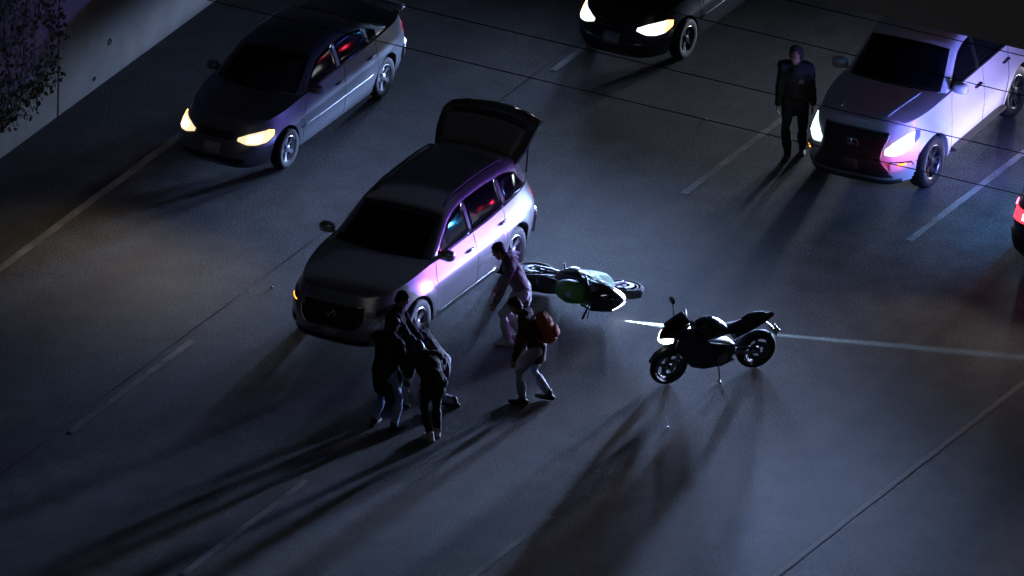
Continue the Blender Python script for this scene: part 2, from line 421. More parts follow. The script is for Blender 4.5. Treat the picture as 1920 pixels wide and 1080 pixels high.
# ------------------------------------------------------------------ vehicles
class Car:
    """lofted shell: plan outlines stacked from sill to shoulder, with wheel arches; local nose at -Y"""
    def __init__(s, root, L, W, zs, prof, wheels, wr, paint, nf=5., nr=6., lean=(.16, .10), cab=None, crown=.06, arch=.07, flare=0., shoulder=.90, bump=.0):
        s.root = root; s.L = L; s.W = W; s.zs = zs; s.wheels = wheels; s.wr = wr; s.paint = paint; s.crown = crown; s.arch = arch
        s.py = np.array([p[0] for p in prof]); s.pz = np.array([p[1] for p in prof]); s.shoulder = shoulder; s.flare = flare
        s.NS = 190; s.tab = []
        yy = np.linspace(0, L, 400); k = np.exp(-.5*(np.linspace(-3, 3, 31))**2); k /= k.sum()
        zz = np.interp(yy, s.py, s.pz); zz = np.convolve(np.pad(zz, 15, 'edge'), k, 'valid'); s.yy, s.zz = yy, zz
        for t in np.linspace(0, 1, 25):
            w = W/2*np.interp(t, [0, .12, .45, .62, .70, 1], [.93, .965, 1., .992, .97, shoulder])
            y0 = lean[0]*max(0, t-.45)**1.5/.4 + .07*max(0, .25-t)/.25; y1 = L-lean[1]*max(0, t-.5)**1.5/.35-.06*max(0, .25-t)/.25
            th = np.linspace(-math.pi/2, math.pi/2, 4000); ym = L*.5
            c, si = np.cos(th), np.sin(th)
            n = np.where(si < 0, nf, nr)
            x = w*np.abs(c)**(2/n); y = np.where(si < 0, ym-(ym-y0)*np.abs(si)**(2/n), ym+(y1-ym)*np.abs(si)**(2/n))
            d = np.concatenate([[0], np.cumsum(np.hypot(np.diff(x), np.diff(y)))]); d /= d[-1]
            q = np.linspace(0, 1, s.NS); s.tab.append(np.stack([np.interp(q, d, x), np.interp(q, d, y)], 1))
        s.tab = np.array(s.tab); s.cab = cab
    def ztop(s, y): return float(np.interp(y, s.yy, s.zz))
    def out(s, a, t):
        """a: signed arc position, 0 nose, 1 tail; beyond 1 wraps to the other flank"""
        if a > 1: a = 2-a; sg = -1
        elif a < -1: a = -2-a; sg = 1; a = a
        else: sg = 1 if a >= 0 else -1
        a = abs(a); t = min(max(t, 0), 1)
        i = a*(s.NS-1); i0 = min(int(i), s.NS-2); fi = i-i0; k = t*24; k0 = min(int(k), 23); fk = k-k0
        p = (s.tab[k0, i0]*(1-fi)+s.tab[k0, i0+1]*fi)*(1-fk)+(s.tab[k0+1, i0]*(1-fi)+s.tab[k0+1, i0+1]*fi)*fk
        return sg*p[0], p[1]
    def surf(s, a, z):
        x, y = s.out(a, .5); t = .5
        for _ in range(7):
            t = .5*t+.5*(z-s.zs)/(s.ztop(y)-s.zs); x, y = s.out(a, t)
        return np.array((x+s.flr(y, z)*(1 if x > 0 else -1), y-s.L/2, z))
    def flr(s, y, z):
        if not s.flare: return 0.
        v = 0.
        for wy in s.wheels:
            d = math.hypot(y-wy, z-s.wr)
            v = max(v, s.flare*math.exp(-((d-s.wr-s.arch)/.13)**2))
        return v
    def a_of_y(s, y): return float(np.interp(y, s.tab[12][:, 1], np.linspace(0, 1, s.NS)))
    def body(s):
        T = [0, .06, .14, .24, .35, .45, .54, .62, .66, .70, .78, .86, .93, .975, 1.]
        V = []; idx = {}
        for side in (1, -1):
            for i in range(s.NS):
                a = i/(s.NS-1)
                for j, t in enumerate(T):
                    x, y = s.out(a, t); zl = s.zs; zt = s.ztop(y)
                    if abs(x) > s.W*.30:
                        for wy in s.wheels:
                            d = abs(y-wy); ra = s.wr+s.arch
                            if d < ra: zl = max(zl, s.wr+math.sqrt(ra*ra-d*d))
                    zl = min(zl, zt-.06)
                    z = zl+(zt-zl)*t; tt = (z-s.zs)/(zt-s.zs); x, y = s.out(a, tt)
                    x += s.flr(y, z)
                    idx[side, i, j] = len(V); V.append((side*x, y-s.L/2, z))
        F = []
        n = s.NS; m = len(T)
        for side in (1, -1):
            for i in range(n-1):
                for j in range(m-1):
                    q = (idx[side, i, j], idx[side, i+1, j], idx[side, i+1, j+1], idx[side, i, j+1]); F.append(q if side == 1 else q[::-1])
        # arch/sill lip folded inward
        for side in (1, -1):
            lip = []
            for i in range(n):
                v = V[idx[side, i, 0]]; f = max(0, 1-.10/max(abs(v[0]), .11)); lip.append(len(V)); V.append((v[0]*f, v[1], v[2]+.004))
            for i in range(n-1):
                q = (idx[side, i, 0], lip[i], lip[i+1], idx[side, i+1, 0]); F.append(q if side == 1 else q[::-1])
        # deck
        K = 9; dk = {}
        for i in range(n):
            r = V[idx[1, i, m-1]]
            for k in range(K):
                c = 1-2*k/(K-1)
                if k == 0: dk[i, k] = idx[1, i, m-1]
                elif k == K-1: dk[i, k] = idx[-1, i, m-1]
                else:
                    dk[i, k] = len(V); e = min(1, abs(r[0])/(s.W*.42)); V.append((r[0]*c, r[1], r[2]+s.crown*e*(1-abs(c)**2.6)))
        for i in range(n-1):
            for k in range(K-1): F.append((dk[i, k], dk[i+1, k], dk[i+1, k+1], dk[i, k+1]))
        bm = bmesh.new(); vv = [bm.verts.new(v) for v in V]
        for f in F:
            try: bm.faces.new([vv[k] for k in f])
            except ValueError: pass
        bmesh.ops.remove_doubles(bm, verts=bm.verts, dist=.0006)
        o = link_bm('body', bm, s.paint, s.root, True); sharp(o, 40)
        # underbody and wheel wells
        bm = bmesh.new(); bm_box(bm, (0, 0, s.zs+.10), (s.W*.62, s.L*.88, .16)); link_bm('underbody', bm, BLACKPL, s.root)
        for wy in s.wheels:
            for sd in (1, -1):
                bm = bmesh.new(); x0 = s.W/2-.09; x1 = s.W/2-.40; ra = s.wr+s.arch+.006; n = 18
                A = []; B = []
                for k in range(n+1):
                    a = math.pi*k/n; A.append(bm.verts.new((sd*x0, wy-s.L/2+ra*math.cos(a), s.wr+ra*math.sin(a)))); B.append(bm.verts.new((sd*x1, wy-s.L/2+ra*math.cos(a), s.wr+ra*math.sin(a))))
                for k in range(n): bm.faces.new((A[k], A[k+1], B[k+1], B[k]))
                bm.faces.new(B)
                link_bm('wheel_well', bm, BLACKPL, s.root, False)
        return o
    def patch(s, name, a0, a1, zlo, zhi, m, off=.006, depth=.03, na=14, nz=5, parent=None):
        f = lambda q, lst: float(np.interp(q, np.linspace(0, 1, len(lst)), lst)) if isinstance(lst, (list, tuple)) else lst
        us = lin(a0, a1, na)
        g = lambda u: lin(f((u-a0)/(a1-a0), zlo), f((u-a0)/(a1-a0), zhi), nz)
        v, fc = grid_sheet(lambda u, z: s.surf(u, z), us, g, off, depth)
        return link_mesh(name, v, fc, m, parent if parent is not None else s.root, True)
    def strip(s, name, pts, w, m, off=.003):
        """thin band along (y, z) points of the right flank; mirrored on both sides"""
        for sd in (1, -1):
            bm = bmesh.new()
            P = []
            for (y, z) in pts:
                p = s.surf(sd*s.a_of_y(y), z); p[0] += sd*(off-w*.5); P.append(p)
            bm_tube(bm, P, w*.5, 5); link_bm(name, bm, m, s.root, True)
    # ---- cabin
    def cab_setup(s):
        c = s.cab; y = np.linspace(c['yA'], c['yD'], 240)
        pts = c['prof']; zz = np.interp(y, [p[0] for p in pts], [p[1] for p in pts])
        k = np.exp(-.5*(np.linspace(-2.5, 2.5, 17))**2); k /= k.sum()
        z2 = np.convolve(np.pad(zz, 8, 'reflect', reflect_type='odd'), k, 'valid'); c['_y'] = y; c['_z'] = z2
        c['_zs'] = np.interp
    def cz(s, y): return float(np.interp(y, s.cab['_y'], s.cab['_z']))
    def cbase(s, y):
        x, _ = s.out(s.a_of_y(y), 1.); return x-.035
    def cws(s, y, z): h = max(0, z-s.ztop(y)); return s.cbase(y)-s.cab['tumble']*h-.05*h*h
    def cbow(s, y, xr):
        c = s.cab; q = (y-c['yA'])/(c['yD']-c['yA']); b = c['bow']
        w = max(0, 1-q*3.2)*b - max(0, (q-.72)/.28)*c.get('rbow', b)
        return w*xr*xr
    def ctop(s, y, c):
        zc = s.cz(y); zb = s.ztop(y); ze = max(zc-s.cab['ccrown'], zb+.002); ws = s.cws(y, ze)
        x = ws*c; return np.array((x, y+s.cbow(y, abs(c))-s.L/2, ze+(max(zc, ze)-ze)*(1-abs(c)**2.4)))
    def cside(s, y, z, sd=1):
        return np.array((sd*s.cws(y, z), y+s.cbow(y, 1)-s.L/2, z))
    def cabin(s, m=None):
        s.cab_setup(); c = s.cab; ys = np.concatenate([np.linspace(c['yA'], c['yB']+.25, 26)[:-1], np.linspace(c['yB']+.25, c['yC']-.2, 10)[:-1], np.linspace(c['yC']-.2, c['yD'], 22)])
        secs = []
        for y in ys:
            zb = s.ztop(y)-.03; zc = s.cz(y); ze = max(zc-c['ccrown'], s.ztop(y)+.002); r = min(.06, (ze-zb)*.35)
            half = []
            for k in range(6): z = zb+(ze-r-zb)*k/5; half.append(tuple(s.cside(y, z)))
            t1 = s.ctop(y, 1.); x1 = s.cws(y, ze-r)
            cf = 1-r/max(t1[0], .2)*1.2
            t2 = s.ctop(y, cf)
            mid = (.5*half[-1][0]+.5*t2[0])*.5+.5*t1[0], (.5*half[-1][1]+.5*t2[1]), (.5*half[-1][2]+.5*t2[2])*.45+.55*t1[2]
            half.append(mid); half.append(tuple(t2))
            for k in range(1, 7): half.append(tuple(s.ctop(y, cf*(1-k/6))))
            ring = half+[(-p[0], p[1], p[2]) for p in half[-2::-1]]
            secs.append(ring)
        bm = bmesh.new(); R_ = [[bm.verts.new(p) for p in q] for q in secs]
        for i in range(len(R_)-1):
            for k in range(len(R_[0])-1): bm.faces.new((R_[i][k], R_[i][k+1], R_[i+1][k+1], R_[i+1][k]))
        bm.faces.new(R_[0]); bm.faces.new(R_[-1])
        o = link_bm('cabin', bm, m or s.paint, s.root, True); sharp(o, 45)
        return o
    def shield(s, name, y0, y1, c0, m, off=.006, parent=None):
        us = lin(y0, y1, 12)
        v, f = grid_sheet(lambda u, c: s.ctop(u, c), us, lambda u: lin(-c0, c0, 15), off, .02, flip=True)
        return link_mesh(name, v, f, m, parent or s.root, True)
    def side_window(s, y0, y1, lo, gap, m, off=.005, nm='side_window', rake0=0., rake1=0., trim=None):
        for sd in (1, -1):
            def zlo(u): return s.ztop(u)+lo
            def zhi(u): return max(zlo(u)+.004, s.cz(u)-s.cab['ccrown']-gap)
            us = lin(y0, y1, 16)
            def f(u, v):
                q = (u-y0)/(y1-y0); z = zlo(u)+(zhi(u)-zlo(u))*v
                yy = u+(rake0*(1-q)+rake1*q)*v
                return s.cside(yy, min(z, max(zlo(yy)+.002, s.cz(yy)-s.cab['ccrown']-gap)), sd)
            v, fc = grid_sheet(f, us, lambda u: lin(0, 1, 7), off, .015, flip=(sd < 0))
            w = link_mesh(nm, v, fc, m, s.root, True)
            if trim:
                bm = bmesh.new(); bm_tube(bm, [Vector(f(u, 0))+Vector((sd*.010, 0, -.012)) for u in us], .011, 6); link_bm('window_trim', bm, trim, w, True)

def make_wheel(root, x, y, r, w, sd, spokes, rimmat, style='five', tyremat=RUBBER):
    bm = bmesh.new(); h = w/2; ri = r*.66
    prof = [(-h*.9, ri), (-h, ri+(r-ri)*.3), (-h, r*.90), (-h*.82, r*.975), (-h*.45, r), (h*.45, r), (h*.82, r*.975), (h, r*.90), (h, ri+(r-ri)*.3), (h*.9, ri)]
    bm_lathe(bm, prof, 40)
    t = link_bm('wheel', bm, tyremat, root, True); t.location = (x, y, r); sharp(t, 50)
    bm = bmesh.new()
    o = h*.86
    bm_lathe(bm, [(-h*.9, ri*1.0), (o, ri*1.01), (o+.006, ri*.97), (o-.012, ri*.90), (-h*.7, ri*.86)], 40)
    for k in range(spokes):
        a = 2*math.pi*k/spokes+.3
        subs = (-.16, .16) if style == 'twin' else (0,)
        for da in subs:
            mt = Matrix.Rotation(a+da, 3, 'X')
            wd = .12*r if style == 'twin' else .19*r
            secs = []
            for q in (0., .35, .7, 1.):
                rr = ri*(.16+.80*q); ww = wd*(1.-.25*q) if style != 'flare' else wd*(.6+.5*q); xo = o-.03+.03*q*q-.006
                secs.append([mt @ Vector(p) for p in ((xo-.03, -ww/2, rr), (xo, -ww/2, rr), (xo, ww/2, rr), (xo-.03, ww/2, rr))])
            bm_loft(bm, secs)
    bm_lathe(bm, [(o-.06, .001), (o-.06, ri*.26), (o-.012, ri*.25), (o-.002, ri*.14), (o-.002, .001)], 20, closed=False)
    rm = link_bm('rim', bm, rimmat, t, True); sharp(rm, 35); rm['kind'] = 'stuff' if False else ''
    del rm['kind']
    bm = bmesh.new(); bm_lathe(bm, [(-.01, ri*.2), (.012, ri*.2), (.012, ri*.72), (-.01, ri*.72)], 28, 'x', (h*.25, 0, 0)); link_bm('brake_disc', bm, DARKALLOY, t, True)
    if sd < 0: t.rotation_euler = (0, 0, math.pi)
    return t
def wheels(car, r, w, spokes, rimmat, style='five'):
    for wy in car.wheels:
        for sd in (1, -1): make_wheel(car.root, sd*(car.W/2-w/2-.025), wy-car.L/2, r, w, sd, spokes, rimmat, style)
def mirror(car, y, z, m, size=(.20, .11, .14), glass=True):
    for sd in (1, -1):
        x = car.cws(y, max(z, car.ztop(y)))
        bm = bmesh.new()
        secs = [ell(0, z+.02, size[0]*.5*k, size[2]*.5*k2, y-car.L/2+dy, 14, 3, sd*(x+.02+size[0]*.6)) for dy, k, k2 in ((-.09, .35, .4), (-.07, .75, .75), (-.03, .97, .97), (.03, 1, 1), (.04, .96, .95))]
        bm_loft(bm, secs)
        bm_tube(bm, [(sd*(x-.03), y-car.L/2+.02, z-.05), (sd*(x+.10), y-car.L/2, z-.03)], [.03, .025], 8)
        mo = link_bm('wing_mirror', bm, m, car.root, True)
        bm = bmesh.new(); bm_loft(bm, [ell(0, z+.02, size[0]*.45, size[2]*.43, y-car.L/2+.043, 14, 3, sd*(x+.02+size[0]*.6)), ell(0, z+.02, size[0]*.43, size[2]*.41, y-car.L/2+.046, 14, 3, sd*(x+.02+size[0]*.6))]); link_bm('mirror_glass', bm, GLASS, mo, True)
def handle(car, y, z, m, w=.2):
    for sd in (1, -1):
        P = [Vector(car.surf(sd*car.a_of_y(y+d), z+.012*(1-abs(d)/(w/2)))) + Vector((sd*(.028 if abs(d) < w*.45 else .0), 0, 0)) for d in (-w/2, -w*.38, 0, w*.38, w/2)]
        bm = bmesh.new(); bm_tube(bm, P, [(.014, .012)]*5, 8); link_bm('door_handle', bm, m, car.root, True)
def seams(car, ys, z0, tilt=None):
    for i, y in enumerate(ys):
        zt = car.ztop(y)-.02
        car.strip('door_seam', [(y+(tilt[i] if tilt else 0)*(1-q), z0+(zt-z0)*q) for q in lin(0, 1, 10)], .012, SEAM, .0035)
def plate(car, tail=False, z=.5, w=.31, h=.155, m=PLATE, off=.02):
    a = w/2/(car.tab[12].shape[0]) 
    k = w/2/4.9/(car.L/4.6)
    c = 1. if tail else 0.
    return car.patch('number_plate', c-k*.72, c+k*.72, z-h/2, z+h/2, m, off, .02, 6, 3)

def shape_patch(car, name, half, z0, z1, m, off=.008, depth=.04, nu=17, nv=11, parent=None, c=0.):
    """nose/tail patch whose half-width (arc) varies with height: half = list bottom..top"""
    hw = lambda v: float(np.interp(v, np.linspace(0, 1, len(half)), half))
    v, f = grid_sheet(lambda u, v: car.surf(c+u*hw(v), z0+(z1-z0)*v), lin(-1, 1, nu), lambda u: lin(0, 1, nv), off, depth)
    return link_mesh(name, v, f, m, parent if parent is not None else car.root, True)
def slats(car, parent, half, z0, z1, n, m, r=.008, off=.014):
    hw = lambda v: float(np.interp(v, np.linspace(0, 1, len(half)), half))
    for k in range(n):
        v = (k+.5)/n; bm = bmesh.new()
        bm_tube(bm, [Vector(car.surf(u*hw(v)*.96, z0+(z1-z0)*v))+Vector((0, -off, 0)) for u in lin(-1, 1, 13)], r, 6); link_bm('grille_slat', bm, m, parent, True)
def outline(car, parent, half, z0, z1, m, r=.012, off=.012, nm='grille_frame', top=True):
    hw = lambda v: float(np.interp(v, np.linspace(0, 1, len(half)), half))
    P = [(hw(v), v) for v in lin(1, 0, 12)] + [(u*hw(0), 0) for u in lin(.9, -.9, 9)] + [(-hw(v), v) for v in lin(0, 1, 12)]
    if top: P += [(u*hw(1), 1) for u in lin(-.9, 1, 10)]
    bm = bmesh.new(); bm_tube(bm, [Vector(car.surf(a, z0+(z1-z0)*v))+Vector((0, -off, 0)) for a, v in P], r, 6); return link_bm(nm, bm, m, parent, True)
def emblem(car, z, kind, w=.085, off=.03):
    p = Vector(car.surf(0., z)); bm = bmesh.new(); n = 24
    ring = [Vector((w*math.cos(2*math.pi*k/n), -off, w*.68*math.sin(2*math.pi*k/n)))+p for k in range(n+1)]
    bm_tube(bm, ring, .009, 6, hint=(0, 1, 0), caps=False)
    if kind == 'wedge':
        bm_tube(bm, [p+Vector((-w*.55, -off, -w*.5)), p+Vector((0, -off, w*.45)), p+Vector((w*.55, -off, -w*.5))], .009, 6, hint=(0, 1, 0))
    else:
        bm_tube(bm, [p+Vector((-w*.15, -off, w*.55)), p+Vector((-w*.45, -off, -w*.3)), p+Vector((w*.45, -off, -w*.3))], .010, 6, hint=(0, 1, 0))
    link_bm('emblem', bm, CHROME, car.root, True)
def both(fn):
    for sd in (1, -1): fn(sd)

# --- grey sedan, lane 1
def sedan_body(root, paint, lamp, hot, tail_m):
    q = lambda y: y if y < 1.5 else 1.5+(y-1.5)*1.10
    c = Car(root, 4.8, 1.72, .20, [(0, .70), (.10, .745), (.30, .79), (1.15, .91), (1.45, .94), (q(3.4), .985), (q(3.9), 1.0), (q(4.4), .985), (q(4.5), .95)], (.86, q(3.58)), .305, paint, 4.0, 5.0, (.30, .08),
            dict(yA=1.12, yB=q(1.95), yC=q(3.05), yD=q(4.0), prof=[(1.12, .925), (q(1.92), 1.34), (q(2.35), 1.405), (q(2.85), 1.395), (q(3.2), 1.33), (q(4.0), 1.0)], tumble=.36, bow=.16, rbow=.12, ccrown=.045), .05, .055)
    c.body(); c.cabin()
    c.shield('windshield', 1.19, q(1.90), .90, GLASS); c.shield('rear_window', q(3.22), q(3.90), .86, GLASS)
    c.side_window(1.50, q(2.38), .015, .055, GLASS, trim=CHROME); c.side_window(q(2.46), q(3.22), .015, .055, GLASS, rake0=0, rake1=-.05, trim=CHROME)
    c.side_window(q(3.27), q(3.52), .02, .06, GLASS, nm='quarter_window')
    seams(c, (1.28, q(2.42), q(3.36)), .26, (0, .02, -.02))
    c.strip('side_moulding', [(y, .52) for y in lin(1.22, q(3.2), 14)], .022, paint, .010)
    handle(c, q(2.25), .78, paint); handle(c, q(3.15), .80, paint)
    mirror(c, 1.62, .95, paint, (.19, .1, .12))
    def lamps(sd):
        h = c.patch('headlight', *sorted((sd*.062, sd*.142)), *([.605, .565, .555, .565], [.64, .69, .71, .715]) if sd > 0 else ([.565, .555, .565, .605], [.715, .71, .69, .64]), lamp, .010)
        c.patch('bulb', *sorted((sd*.088, sd*.128)), *([.59, .575], [.66, .685]) if sd > 0 else ([.575, .59], [.685, .66]), BULB_WARM if lamp is HL_WARM else BULB_COOL, .013, .01, 8, 4, parent=h)
        t = c.patch('turn_signal', *sorted((sd*.144, sd*.168)), *([.57, .625], [.715, .69]) if sd > 0 else ([.625, .57], [.69, .715]), hot, .007, parent=h)
        c.patch('tail_lamp', *sorted((sd*.865, sd*.965)), .70, .86, tail_m, .008)
    both(lamps)
    g = shape_patch(c, 'grille', [.045, .055], .60, .69, BLACKPL); slats(c, g, [.045, .055], .60, .69, 3, DARKALLOY, .006)
    shape_patch(c, 'lower_intake', [.085, .09], .27, .37, BLACKPL)
    c.strip('bumper_seam', [(y, .50) for y in lin(.06, .5, 6)], .008, SEAM, .003)
    plate(c, False, .46); plate(c, True, .78)
    c.patch('rear_bumper', .84, 1.16, .36, .56, paint, .03, .05, 24, 5)
    return c
sed = empty('sedan', (-2.51, 11.17, 0)); tag(sed, 'grey four-door sedan with warm headlights and a small trunk spoiler, beside the wall', 'car')
S = sedan_body(sed, PAINT_SEDAN, HL_WARM, AMBER_HOT, REDLAMP_DIM)
wheels(S, .305, .19, 5, ALLOY, 'flare')
bm = bmesh.new()
bm_loft(bm, [[(x, 2.17-.05*x*x, 1.075+z), (x, 2.37-.10*x*x, 1.10+z), (x, 2.37-.10*x*x, 1.125+z), (x, 2.17-.05*x*x, 1.095+z)] for x, z in ((-.64, -.075), (-.60, -.045), (-.3, -.03), (0, -.025), (.3, -.03), (.60, -.045), (.64, -.075))])
for sd in (1, -1): bm_tube(bm, [(sd*.56, 2.23, .96), (sd*.57, 2.26, 1.05)], [(.02, .05)]*2, 8)
link_bm('spoiler', bm, mat('spoiler_paint_lit', (.6, .6, .66), .25, .5, .5), sed, True)  # sedan paint made lighter, with the highlight from headlights behind put in
for sd in (1, -1):
    spot('headlight_beam', (sd*.62, -2.47, .64), (sd*.70, -5.2, .0), sed, (1, .80, .55), 430, 90, 1., .16, ref=.15, pw=3.2, cap=.13)

# --- dark car behind, lane 2 (only its nose shows)
dk = empty('dark_car', (.66, 17.57, 0)); tag(dk, 'black car with one bright headlight showing at the top edge', 'car')
D = sedan_body(dk, PAINT_BLACK, HL_WHITE, AMBER_HOT, REDLAMP_DIM)
wheels(D, .305, .19, 5, DARKALLOY, 'twin')
for sd in (1, -1):
    spot('headlight_beam', (sd*.62, -2.47, .64), (sd*.75, -6.8, .10), dk, (.37, .54, 1), 4600, 112, 1., .10, ref=.08)

def waiting(x, y, rz, label, col, pw, dx):
    r = empty('waiting_car', (x, y, 0), rz); tag(r, label, 'car')
    c = sedan_body(r, PAINT_BLACK, HL_WHITE, AMBER_HOT, REDLAMP_DIM); wheels(c, .305, .19, 5, DARKALLOY, 'twin')
    for sd in (1, -1): spot('headlight_beam', (sd*.62, -2.50, .64), (sd*.62+dx, -10, .12), r, col, pw, 84, 1., .16, ref=.08)
waiting(3.75, 25.2, R(-2), 'car waiting with headlights on behind the dark car and white SUV, outside the picture', (.70, .82, 1), 1500, 0.)
wt = empty('waiting_car', (-2.1, 22.55, 0), R(3)); tag(wt, 'car waiting with headlights on behind the grey sedan, outside the picture', 'car')
WC = sedan_body(wt, PAINT_BLACK, HL_WHITE, AMBER_HOT, REDLAMP_DIM)
wheels(WC, .305, .19, 5, DARKALLOY, 'twin')
for sd in (1, -1):
    spot('headlight_beam', (sd*.62, -2.50, .64), (sd*.62-.6, -10, .12), wt, (.42, .58, 1), 1500, 84, 1., .16, ref=.08)

# --- silver SUV with its liftgate up, lane 2
suv = empty('silver_suv', (1.98, 6.62, 0)); tag(suv, 'silver SUV with its rear liftgate raised, stopped beside the fallen motorcycle', 'SUV')
V = Car(suv, 5.0, 1.94, .24, [(0, .82), (.14, .93), (.45, 1.0), (1.25, 1.10), (1.6, 1.12), (3.2, 1.13), (4.2, 1.18), (4.8, 1.19), (5, 1.12)], (1.0, 3.90), .37, PAINT_SILVER, 4.0, 4.8, (.20, .16),
        dict(yA=1.22, yB=2.2, yC=4.2, yD=4.93, prof=[(1.22, 1.10), (2.2, 1.62), (2.6, 1.71), (3.4, 1.725), (4.2, 1.68), (4.58, 1.60), (4.93, 1.19)], tumble=.34, bow=.20, rbow=.12, ccrown=.06), .07, .06, .018)
V.body(); V.cabin()
V.shield('windshield', 1.30, 2.14, .90, GLASS); V.shield('rear_window', 4.46, 4.82, .82, GLASS)
V.side_window(1.60, 4.56, .008, .075, BLACKPL, off=.003, nm='window_surround', rake1=-.25); V.side_window(1.66, 2.68, .02, .085, GLASS, trim=CHROME); V.side_window(2.76, 3.70, .02, .085, GLASS, rake1=-.04, trim=CHROME); V.side_window(3.79, 4.52, .03, .10, GLASS, nm='quarter_window', rake0=-.05, rake1=-.25, trim=CHROME)
seams(V, (1.50, 2.72, 3.72), .34, (0, .03, -.25))
V.strip('sill_trim', [(y, .34) for y in lin(1.5, 3.35, 16)], .03, CHROME, .012)
handle(V, 2.52, .93, CHROME, .22); handle(V, 3.58, .97, CHROME, .22)
mirror(V, 1.72, 1.16, PAINT_SILVER, (.24, .14, .16))
def lam(sd):
    A = ([.70, .70, .72, .77], [.76, .80, .83, .86])
    if sd < 0: A = ([.77, .72, .70, .70], [.86, .83, .80, .76])
    h = V.patch('headlight', *sorted((sd*.078, sd*.172)), *A, HL_OFF, .008)
    V.patch('headlight_housing', *sorted((sd*.110, sd*.165)), *(([.715, .76], [.80, .835]) if sd > 0 else ([.76, .715], [.835, .80])), BLACKPL, .011, parent=h)
    if sd < 0: V.patch('marker_lamp', -.150, -.108, .71, [.735, .725], AMBER, .013, parent=h, na=6, nz=3)
    V.patch('fog_lamp_recess', *sorted((sd*.10, sd*.145)), [.40, .42], [.50, .52], BLACKPL, .008)
    V.patch('tail_lamp', *sorted((sd*.875, sd*.955)), *(([.86, .90], [.98, 1.0]) if sd > 0 else ([.90, .86], [1.0, .98])), REDLAMP_DIM, .012)
both(lam)
GH = [.062, .080, .086, .082]
g = shape_patch(V, 'grille', GH, .50, .83, BLACKPL, .006); slats(V, g, GH, .52, .81, 6, DARKALLOY, .007); outline(V, g, GH, .50, .83, CHROME, .014)
emblem(V, .70, 'wedge', .08)
shape_patch(V, 'lower_intake', [.09, .105], .28, .36, BLACKPL)
plate(V, False, .43); plate(V, True, .75)
V.patch('rear_bumper', .85, 1.15, .36, .66, PAINT_SILVER, .035, .05, 26, 6)
both(lambda sd: V.patch('bumper_reflector', *sorted((sd*.885, sd*.91)), .55, .60, REDLAMP_DIM, .045, .05, 5, 3))
for sd in (1, -1):
    bm = bmesh.new(); bm_tube(bm, [Vector(V.ctop(y, sd*.86))+Vector((0, 0, z)) for y, z in [(2.35, .0), (2.45, .035)]+[(q, .045) for q in lin(2.6, 3.9, 8)]+[(4.05, .035), (4.15, 0)]], .014, 7); link_bm('roof_rail', bm, BLACKPL, suv, True)
# raised liftgate: glass then lower panel, hinge at the roof's rear edge
def gate_pt(c, v, th=0.):
    y = float(np.interp(v, [0, .5, .62, .8, 1.], [1.93, 2.30, 2.40, 2.54, 2.68])); z = float(np.interp(v, [0, .5, .62, .8, 1.], [1.58, 1.93, 2.00, 2.03, 1.98]))
    hw = float(np.interp(v, [0, .3, .6, 1], [.66, .74, .76, .70]))
    return np.array((c*hw, y-.05*c*c, z-.10*abs(c)**2.6))
gv, gf = grid_sheet(lambda v, c: gate_pt(c, v), lin(0, 1, 21), lambda u: lin(-1, 1, 19), .035, .075, flip=True)
gv2, gf2 = grid_sheet(lambda v, c: gate_pt(c, v), lin(0, 1, 21), lambda u: lin(-1, 1, 19), .039, .003, flip=False)
k0 = len(gv); gate = link_mesh('liftgate', gv+gv2, gf+[tuple(i+k0 for i in f) for f in gf2], mat('gate_paint_shaded', (.06, .055, .055), .35, .2, .8), suv, True); sharp(gate, 45)  # silver body paint darkened, the shade on the raised gate put into it
v_, f_ = grid_sheet(lambda v, c: gate_pt(c, v), lin(.05, .50, 10), lambda u: lin(-.86, .86, 15), .042, .012, flip=True); link_mesh('gate_glass', v_, f_, GATE_GLASS, gate, True)
v_, f_ = grid_sheet(lambda v, c: gate_pt(c, v), lin(.52, .60, 4), lambda u: lin(-.80, .80, 13), .05, .02, flip=True); link_mesh('gate_spoiler', v_, f_, BLACKPL, gate, True)
v_, f_ = grid_sheet(lambda v, c: gate_pt(c, v), lin(.72, .86, 4), lambda u: lin(.60, .96, 6), .045, .02, flip=True); link_mesh('gate_lamp', v_, f_, REDLENS, gate, True)
v_, f_ = grid_sheet(lambda v, c: gate_pt(c, v), lin(.72, .86, 4), lambda u: lin(-.96, -.60, 6), .045, .02, flip=True); link_mesh('gate_lamp', v_, f_, REDLENS, gate, True)
for sd in (1, -1):
    bm = bmesh.new(); bm_tube(bm, [(sd*.66, 2.22, 1.25), (sd*.66, 2.30, 1.82)], .014, 8); link_bm('gas_strut', bm, BLACKPL, gate, True)
wheels(V, .37, .235, 5, ALLOY, 'twin')

# --- white SUV with spindle grille, lane 3
wh = empty('white_suv', (5.74, 15.30, 0), R(2.2)); tag(wh, 'white SUV with bright headlights and a large black grille, lit pink and blue', 'SUV')
T = Car(wh, 4.86, 1.90, .30, [(0, 1.0), (.08, 1.06), (.35, 1.13), (1.3, 1.22), (1.6, 1.23), (3.6, 1.24), (4.7, 1.22), (4.86, 1.16)], (.93, 3.75), .395, PAINT_WHITE, 4.4, 6., (.30, .08),
        dict(yA=1.28, yB=2.0, yC=4.3, yD=4.80, prof=[(1.28, 1.225), (2.0, 1.77), (2.35, 1.86), (3.4, 1.89), (4.3, 1.85), (4.5, 1.79), (4.80, 1.25)], tumble=.26, bow=.18, rbow=.06, ccrown=.055), .06, .065, .03)
T.body(); T.cabin()
T.shield('windshield', 1.34, 1.97, .90, GLASS); T.shield('rear_window', 4.52, 4.72, .8, GLASS)
